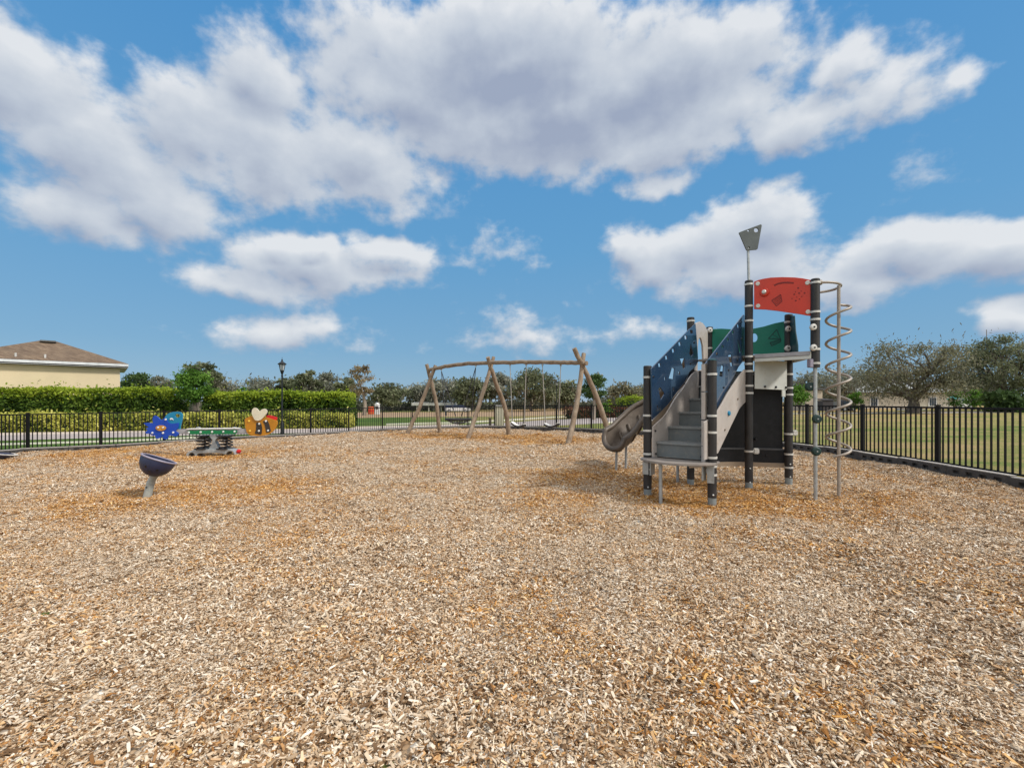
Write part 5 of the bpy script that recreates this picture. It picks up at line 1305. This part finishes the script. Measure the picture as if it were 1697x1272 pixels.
oak('broad pale olive oak above the second hedge', 540, 70, 58, 612, 2400, 'lf_grey_hazy', 18)
oak('dark oak at the end of the second hedge', 575, 66, 40, 619, 2200, 'lf_oak', 19)
tree('half_dead_tree', 'half dead tree with bare top and dry tan foliage', 603, 52, 58, 598, 900, M['lf_tan'], 20, trunk=.36, size=.26, group=FARG, barkm=M['bark_pale'], clumps=22, gap=.45, spread=.06)
oak('dark olive oak right of the half dead tree', 648, 74, 70, 636, 2600, 'lf_oak', 21)
oak('thin pale oak behind the open shed', 698, 80, 66, 634, 1300, 'lf_grey_hazy', 22, gap=.35)
oak('thin high oak behind the left swing legs', 735, 74, 60, 625, 1500, 'lf_grey_hazy', 23, gap=.25)
oak('dense grey oak behind the basket swing', 782, 70, 70, 627, 2600, 'lf_oak', 24)
oak('tall olive oak behind the crooked middle log', 832, 72, 64, 618, 2400, 'lf_grey_hazy', 25)
oak('big rounded oak behind the belt swings', 884, 64, 92, 613, 3400, 'lf_oak', 26)
oak('dark oak between the last lamp and the right log legs', 934, 70, 56, 630, 2000, 'lf_oak', 27)
oak('small grey oak standing right of the right log legs', 1036, 74, 60, 634, 1300, 'lf_oak_red', 28, gap=.25)
oak('dim grey oak mostly behind the tower stairs', 1085, 80, 60, 632, 1500, 'lf_grey_hazy', 29)
tree('young_tree', 'young dark green tree between the right log legs', 983, 33, 44, 616, 1800, M['lf_mid'], 30, trunk=.42, size=.17, barkm=M['bark_pale'], clumps=20)
tree('young_tree', 'round leafy young tree in the gap between the hedges', 323, 26.4, 46, 606, 3000, M['lf_green'], 31, trunk=.45, size=.15, clumps=24, spread=.12)
# right side
tree('spreading_oak', 'wide spreading live oak with mossy limbs right of the spiral pole', 1511, 38.5, 182, 560, 7200, M['lf_oak_red'], 32, trunk=.16, size=.19, clumps=58, spread=.054, moss=2400, trunk_r=.42, gap=.12, group='live oaks at the right')
tree('spreading_oak', 'tall green live oak cut by the right edge', 1668, 40, 150, 550, 8500, M['lf_oak'], 33, trunk=.22, size=.20, clumps=52, spread=.058, moss=1500, trunk_r=.35, group='live oaks at the right')
oak('hazy wide oak behind the spiral pole', 1372, 56, 124, 606, 2600, 'lf_grey_hazy', 34, gap=.1)
oak('hazy grey oak filling the gap between the two live oaks', 1602, 58, 84, 622, 2400, 'lf_grey_hazy', 35)
oak('hazy grey oak behind the metal roofed house', 1452, 66, 90, 628, 1800, 'lf_grey_hazy', 36)
tree('young_tree', 'bright green young tree beside the right back tower post', 1325, 40, 34, 628, 1600, M['lf_green'], 37, trunk=.12, size=.18, shape='cone', clumps=20, spread=.13)
tree('young_tree', 'small bright tree left of the metal roofed house', 1416, 44, 20, 647, 700, M['lf_green'], 38, trunk=.15, size=.18, clumps=10, spread=.14)
tree('young_tree', 'small bright tree beside the teal canopy', 1581, 46, 22, 644, 800, M['lf_green'], 39, trunk=.18, size=.18, shape='cone', clumps=10, spread=.14)
tree('young_tree', 'small bright tree right of the parked white van', 1615, 46, 26, 643, 900, M['lf_green'], 40, trunk=.16, size=.18, clumps=12, spread=.14)
tree('palm_bush', 'dark palmetto bush under the right edge oak', 1662, 38, 52, 648, 1300, M['lf_mid'], 41, trunk=.08, size=.45, clumps=12, spread=.13, cat='bush')
tree('shrub', 'rounded bright green shrub behind the right log legs', 1000, 36, 18, 664, 700, M['lf_green'], 42, trunk=.1, size=.14, clumps=10, spread=.16, cat='shrub')
tree('shrub', 'clipped lime shrub ball left of the slide', 1001.5, 38, 17, 661, 900, M['lf_lime'], 43, trunk=.1, size=.12, clumps=12, spread=.14, cat='shrub').location.x += .45
tree('shrub', 'small bright shrub top showing over the second hedge', 401, 30, 18, 639, 600, M['lf_green'], 44, trunk=.3, size=.14, clumps=10, spread=.15, cat='shrub')

# clipped hedges and the variegated row in front of them
def hedge(name, label, a, b, width, z0, z1, n, m, size, seed, cat='hedge', topm=None, group=None, wob=.10):
    a, b = Vector(a), Vector(b); d = b - a; L = d.length; u = d / L; v = Vector((-u.y, u.x, 0)); g = np.random.default_rng(seed)
    t = thing(name, (a + b) / 2 + Vector((0, 0, z0)), label, cat, group)
    q = [a + v * width * .32, b + v * width * .32, b - v * width * .32, a - v * width * .32]
    ph = g.uniform(0, 6.28, 6)
    def bump(s): return wob * (np.sin(s * 1.1 + ph[0]) + .7 * np.sin(s * 2.3 + ph[1]) + .5 * np.sin(s * 4.7 + ph[2]))
    MB().prism([p + Vector((0, 0, z0 - .1)) + u * (.2 if i in (0, 3) else -.2) for i, p in enumerate(q)], (0, 0, (z1 - z0) * .93)).build('branches', M['hedge_core'], t)
    # leaves on front, back, ends and top
    kind = g.choice(4, n, p=[.50, .12, .32, .06]); s = g.uniform(0, L, n); hgt = g.uniform(0, 1, n); w = g.uniform(-.5, .5, n)
    H_ = z1 - z0
    side = np.where(kind == 0, -.5, np.where(kind == 1, .5, w)); zz_ = np.where(kind == 2, 1, hgt)
    s = np.where(kind == 3, np.where(g.uniform(size=n) < .5, 0, L), s)
    lump = bump(s) ; depth = g.normal(0, .07, n) + .10 * np.sin(s * 3.1 + zz_ * 4 + ph[3]) * width * .5
    off = side * width * (1 - .12 * zz_ ** 3) + depth * np.sign(side + 1e-6); zf = z0 + zz_ * (H_ + lump) + g.normal(0, .06, n)
    P = np.array(a)[None] + np.array(u)[None] * s[:, None] + np.array(v)[None] * off[:, None]; P[:, 2] = zf
    st = (kind == 2) & (g.uniform(size=n) < .07); P[st, 2] += g.exponential(.09, st.sum())
    patch = .5 + .28 * np.sin(s * .9 + ph[4]) * np.sin(zz_ * 3 + s * 1.7 + ph[5])
    tint = np.clip(patch + g.normal(0, .2, n) - .08, 0, 1)
    hol = np.sin(s * 2.7 + zz_ * 5 + ph[1]) * np.sin(s * 6.1 - zz_ * 7 + ph[2]) + .6 * np.sin(s * 11 + zz_ * 9)
    kp = (zz_ > .8) | (g.uniform(size=n) < np.clip(.80 + .45 * hol, .18, 1)); P, tint, zz_ = P[kp], tint[kp], zz_[kp]; n = len(P)
    if topm is None: leaf_mesh('leaves', P, size, tint, m, t, seed=seed)
    else:
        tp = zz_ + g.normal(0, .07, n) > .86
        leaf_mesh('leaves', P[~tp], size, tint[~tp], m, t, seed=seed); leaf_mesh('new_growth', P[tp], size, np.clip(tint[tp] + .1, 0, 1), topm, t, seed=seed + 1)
    return t
def hpnt(px, d): p = gp(px, d); p.z = 0; return p
gl = gz(-25) - .03
HG = 'clipped green hedges beyond the path'
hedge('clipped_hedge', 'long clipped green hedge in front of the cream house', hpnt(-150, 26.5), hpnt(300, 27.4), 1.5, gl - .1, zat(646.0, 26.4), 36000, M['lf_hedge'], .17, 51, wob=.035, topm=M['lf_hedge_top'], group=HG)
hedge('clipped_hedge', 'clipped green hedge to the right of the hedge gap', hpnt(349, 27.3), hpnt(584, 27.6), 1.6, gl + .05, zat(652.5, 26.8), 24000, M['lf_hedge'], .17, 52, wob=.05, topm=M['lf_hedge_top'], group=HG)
SG = 'low variegated shrub rows along the path'
hedge('shrub_row', 'low yellow green variegated shrub row before the long hedge', hpnt(-150, 25.1), hpnt(318, 25.6), .9, gl - .05, zat(687.5, 25.1), 18000, M['lf_yellow'], .15, 53, cat='shrub row', group=SG, wob=.05)
hedge('shrub_row', 'low yellow green variegated shrub row before the shorter hedge', hpnt(326, 25.6), hpnt(583, 25.9), .9, gl + .05, zat(687.5, 25.5), 12000, M['lf_yellow'], .15, 54, cat='shrub row', group=SG, wob=.05)
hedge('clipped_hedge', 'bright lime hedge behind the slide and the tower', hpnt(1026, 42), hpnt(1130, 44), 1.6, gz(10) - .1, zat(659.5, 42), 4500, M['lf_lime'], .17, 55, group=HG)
hedge('shrub_row', 'low rust red shrub row across the path behind the right swing legs', hpnt(938, 35.5), hpnt(1120, 38.5), 1.2, gz(6) - .1, zat(675.5, 36), 5000, leafmat('rust_leaves', (.05, .018, .010), (.12, .045, .025), (.20, .09, .05)), .15, 56, cat='shrub row', wob=.06)
# pale walk behind the hedge gap
# dark undergrowth that closes the view below the crowns
g = np.random.default_rng(77); n = 15000
pxs = np.concatenate([g.uniform(190, 1100, n), g.uniform(1300, 1760, n // 2)]); dd_ = g.uniform(78, 96, len(pxs)); X = (pxs - CX) / F * dd_
Z = S * np.clip(X, -60, 60) + np.abs(g.normal(0, 1.0, len(pxs))) * (1 + .5 * np.sin(X * .35)) + .1
tag(leaf_mesh('woodland_undergrowth', np.stack([X, dd_, Z], -1), .75, np.clip(g.normal(.35, .2, len(pxs)), 0, 1), leafmat('undergrowth_leaves', (.05, .056, .036), (.10, .105, .07), (.17, .165, .115)), None, seed=9), 'far off mass of dark scrub closing the view under the treeline', 'undergrowth', kind='stuff')

# ================================================================ buildings and small things far off
def gpt(px, d, dz=0): p = gp(px, d); return Vector((p.x, p.y, p.z + dz))
# open shed
d = 72; a, b = gpt(682, d), gpt(753, d); z1 = zat(667.2, d); z0 = zat(671.6, d)
sh = thing('open_shed', (a + b) / 2, 'low open shed with long pale flat roof beyond the field', 'shed')
MB().prism([a + Vector((0, 0, z0 - a.z)), b + Vector((0, 0, z0 - b.z)), b + Vector((0, 4, z0 - b.z + .1)), a + Vector((0, 4, z0 - a.z + .1))], (0, 0, z1 - z0)).build('roof', M['metal_roof'], sh)
for px in (690, 710, 731, 749):
    for dy in (.3, 3.6): q = gpt(px, d); MB().tube([q + Vector((0, dy, -.2)), Vector((q.x, q.y + dy, z0 + .05))], .09, 8).build('post', M['pale_wall'], sh)
def vehicle(name, label, px0, px1, d, y_roof, body, roofm, cat, group=None, van=False):
    a, b = gpt(px0, d), gpt(px1, d); c = (a + b) / 2; L = (b - a).length; Hh = zat(y_roof, d) - c.z; W = L * .40
    t = thing(name, c, label, cat, group)
    x0, x1 = c.x - L / 2, c.x + L / 2
    prof = [(x0, .22), (x0, .56), (x0 + .05 * L, .60), (x1 - .22 * L, .60), (x1 - .02 * L, .55), (x1, .45), (x1, .22)] if not van else [(x0, .18), (x0, .62), (x1 - .15 * L, .62), (x1, .52), (x1, .18)]
    mb = MB().prism([Vector((x, c.y - W / 2, c.z + h * Hh)) for x, h in prof], (0, W, 0)); o = mb.build('body', body, t, bevel=.03 * Hh)
    prof = [(x0 + .04 * L, .60), (x0 + .10 * L, .94), (x0 + .16 * L, 1.0), (x0 + .55 * L, 1.0), (x0 + .62 * L, .95), (x0 + .76 * L, .60)] if not van else [(x0 + .01 * L, .62), (x0 + .03 * L, 1), (x0 + .74 * L, 1), (x0 + .86 * L, .62)]
    MB().prism([Vector((x, c.y - W * .44, c.z + h * Hh)) for x, h in prof], (0, W * .88, 0)).build('cabin', roofm, t, bevel=.02 * Hh)
    for f0, f1 in ((.12, .34), (.37, .58)):
        q0, q1 = x0 + f0 * L, x0 + f1 * L
        MB().prism([Vector((q0, c.y - W * .445, c.z + .65 * Hh)), Vector((q1, c.y - W * .445, c.z + .65 * Hh)), Vector((q1 - .01 * L, c.y - W * .445, c.z + .92 * Hh)), Vector((q0 + .02 * L, c.y - W * .445, c.z + .92 * Hh))], (0, -.012, 0)).build('window', M['glass'], t)
    for fx in (.18, .82):
        for sy in (-.46, .46):
            cw_ = Vector((x0 + fx * L, c.y + sy * W, c.z + .20 * Hh)); w_ = MB().lathe([(.001, -.09), (.20 * Hh, -.09), (.20 * Hh, .09), (.001, .09)], cw_, axis=(0, 1, 0), n=18).build('wheel', M['tyre'], t, True)
            MB().lathe([(.11 * Hh, -.1), (.001, -.1)], cw_, axis=(0, 1, 0), n=12).build('rim', M['steel'], w_)
    return t
vehicle('parked_van', 'white van with dark blue roof parked beyond the basket swing', 738, 779, 64, 671.0, M['white_paint'], M['navy'], 'van', van=True)
vehicle('parked_van', 'white van parked left of the right edge oak', 1588, 1607, 50, 659, M['white_paint'], M['white_paint'], 'van', van=True)
vehicle('parked_car', 'dark grey car parked behind the spiral pole', 1392, 1415, 46, 663, M['dark_box'], M['dark_box'], 'car')
vehicle('parked_car', 'white car half hidden left of the live oak trunk', 1487, 1502, 46, 676.5, M['white_paint'], M['glass'], 'car')
vehicle('parked_car', 'white car half hidden right of the live oak trunk', 1517, 1532, 46, 676.5, M['white_paint'], M['glass'], 'car')
# drums and pedestal by the treeline
for px, w, d, yt, lab in ((614.8, .40, 58, 673.5, 'large orange drum standing by the far treeline'), (603.8, .20, 58, 676.5, 'small red orange drum left of the large one')):
    q = gpt(px, d); hh = zat(yt, d) - q.z; t = thing('traffic_drum', q, lab, 'drum')
    o = MB().lathe([(.001, 0), (w, 0), (w, hh * .3), (w * .94, hh * .32), (w * .94, hh * .62), (w * .88, hh * .64), (w * .86, hh * .96), (w * .7, hh), (.001, hh)], q, n=20).build('barrel', M['orange_drum'], t, True)
    MB().lathe([(w * .955, hh * .36), (w * .965, hh * .38), (w * .965, hh * .50), (w * .955, hh * .52)], q, n=20).build('pale_band', M['tail_red'], o, True)
d = 56; q = gpt(625.3, d); hh = zat(667, d) - q.z; t = thing('utility_pedestal', q, 'narrow white pedestal with a dark square panel by the drums', 'pedestal')
MB().box(q + Vector((0, 0, hh * .42)), (.52, .4, hh * .86)).build('cabinet', M['white_paint'], t, bevel=.03)
MB().lathe([(.30, hh * .85), (.34, hh * .88), (.10, hh), (.001, hh)], q, n=4).build('cap', M['white_paint'], t)
MB().box(q + Vector((0, -.21, hh * .58)), (.36, .03, hh * .26)).build('panel', M['dark_box'], t, bevel=.005)
# cream cabinet and brown post beside the fence
d = 24.2; q = gpt(827, d); hh = zat(671.5, d) - q.z; t = thing('cream_cabinet', q, 'tall cream slatted cabinet just behind the fence', 'cabinet')
mb = MB(); wv = 14.5 / F * d
mb.box(q + Vector((0, .2, hh * .47)), (wv, .4, hh * .94))
for k in range(5): mb.box(q + Vector((-wv / 2 + wv * (k + .5) / 5, -.012, hh * .47)), (wv / 5 - .025, .03, hh * .9))
mb.build('body', M['cream_metal'], t); MB().box(q + Vector((0, .2, hh * .97)), (wv * 1.12, .55, hh * .06)).build('cap', M['seat_pale'], t, bevel=.012)
d = 24.0; q = gpt(812, d); hh = zat(692, d) - q.z; t = thing('bollard', q, 'short brown bollard left of the cream cabinet', 'bollard')
MB().box(q + Vector((0, 0, hh * .47)), (.11, .11, hh * .94)).build('post', M['brown'], t, bevel=.01); MB().lathe([(.085, hh * .93), (.085, hh * .97), (.001, hh * 1.02)], q, n=4).build('cap', M['brown'], t)
# utility poles
def upole(px, d, yt, label, m, r, arms=True):
    q = gpt(px, d); z = zat(yt, d); t = thing('utility_pole', q, label, 'utility pole')
    MB().tube([q - Vector((0, 0, .3)), Vector((q.x, q.y, z))], [r, r * .75], 12).build('pole', m, t, True)
    if arms:
        MB().box((q.x, q.y - .1, z - .5), (1.5, .1, .12)).build('crossarm', m, t)
        for s in (-.6, 0.001, .6): MB().lathe([(.05, 0), (.05, .14), (.001, .18)], (q.x + s, q.y - .1, z - .44), n=8).build('insulator', M['pale_wall'], t)
    return t
upole(991, 70, 616, 'grey utility pole standing right of the log frame top', M['pole_grey'], .14)
upole(1642, 42, 638, 'pale grey pole standing before the right edge oak', M['pole_pale'], .16, False)
upole(1635, 60, 546, 'thin antenna mast over the right edge oak', M['pole_grey'], .05, False)
# house with pale metal roof
d = 56; a, b = gpt(1420, d), gpt(1580, d); a.z = b.z = gz(a.x) - .1; zr, ze = zat(628, d + 4), zat(650, d); c = (a + b) / 2
t = thing('house', c, 'pale house with metal roof behind the live oak', 'house')
MB().prism([a, b, b + Vector((0, 8, 0)), a + Vector((0, 8, 0))], (0, 0, ze - a.z)).build('wall', M['pale_wall'], t)
e0, e1 = a + Vector((-.6, -.7, ze - a.z)), b + Vector((.6, -.7, ze - b.z)); e2, e3 = e1 + Vector((0, 9.4, 0)), e0 + Vector((0, 9.4, 0)); r0_, r1_ = e0 + Vector((3, 4.7, zr - ze)), e1 + Vector((-3, 4.7, zr - ze))
MB().add([e0, e1, e2, e3, r0_, r1_] , [(0, 1, 5, 4), (1, 2, 5), (2, 3, 4, 5), (3, 0, 4), (0, 3, 2, 1)]).build('roof', M['metal_roof'], t)
for px in (1448, 1545):
    q0 = at(px - 5.5, 659, d - .02); q1 = at(px + 5.5, 672, d - .02); fr = MB().box(((q0.x + q1.x) / 2, d - .03, (q0.z + q1.z) / 2), (q1.x - q0.x + .24, .12, q0.z - q1.z + .24)).build('window', M['fascia'], t)
    for k in range(3): MB().box((q0.x + (q1.x - q0.x) * (k + .5) / 3, d - .10, (q0.z + q1.z) / 2), ((q1.x - q0.x) / 3 - .07, .04, q0.z - q1.z)).build('pane', M['glass'], fr)
# beige outbuilding and dark bin
d = 50; a, b = gpt(1336, d), gpt(1363, d); z1 = zat(646, d); a.z = b.z = gz(a.x) - .1
t = thing('outbuilding', (a + b) / 2, 'plain beige outbuilding behind the right tower posts', 'outbuilding')
MB().prism([a, b, b + Vector((0, 4, 0)), a + Vector((0, 4, 0))], (0, 0, z1 - a.z)).build('wall', M['beige_wall'], t)
MB().prism([a + Vector((-.2, -.2, z1 - a.z)), b + Vector((.2, -.2, z1 - b.z)), b + Vector((.2, 4.2, z1 - b.z)), a + Vector((-.2, 4.2, z1 - a.z))], (0, 0, .22)).build('roof', M['roof_dark'], t, bevel=.02)
d = 48; a, b = gpt(1364, d), gpt(1381, d); z1 = zat(661.5, d); a.z = b.z = gz(a.x) - .05
t = thing('skip_container', (a + b) / 2, 'dark container box right of the beige outbuilding', 'container')
MB().prism([a, b, b + Vector((0, 1.4, 0)), a + Vector((0, 1.4, 0))], (0, 0, (z1 - a.z) * .9)).build('body', M['dark_box'], t)
MB().prism([a + Vector((-.04, -.06, (z1 - a.z) * .9)), b + Vector((.04, -.06, (z1 - a.z) * .9)), b + Vector((.04, 1.5, z1 - a.z)), a + Vector((-.04, 1.5, z1 - a.z))], (0, 0, .1)).build('lid', M['dark_box'], t)
# teal canopy
d = 50; q = gpt(1579, d); zc = zat(656.5, d); t = thing('canopy', q, 'small teal canopy left of the parked white van', 'canopy')
MB().lathe([(.75, zc - .35), (.001, zc + .1)], (q.x, q.y, 0), n=4).build('cover', M['teal'], t)
for sx_ in (-.5, .5): MB().tube([q + Vector((sx_, 0, -.1)), Vector((q.x + sx_, q.y, zc - .3))], .03, 8).build('post', M['pole_pale'], t)
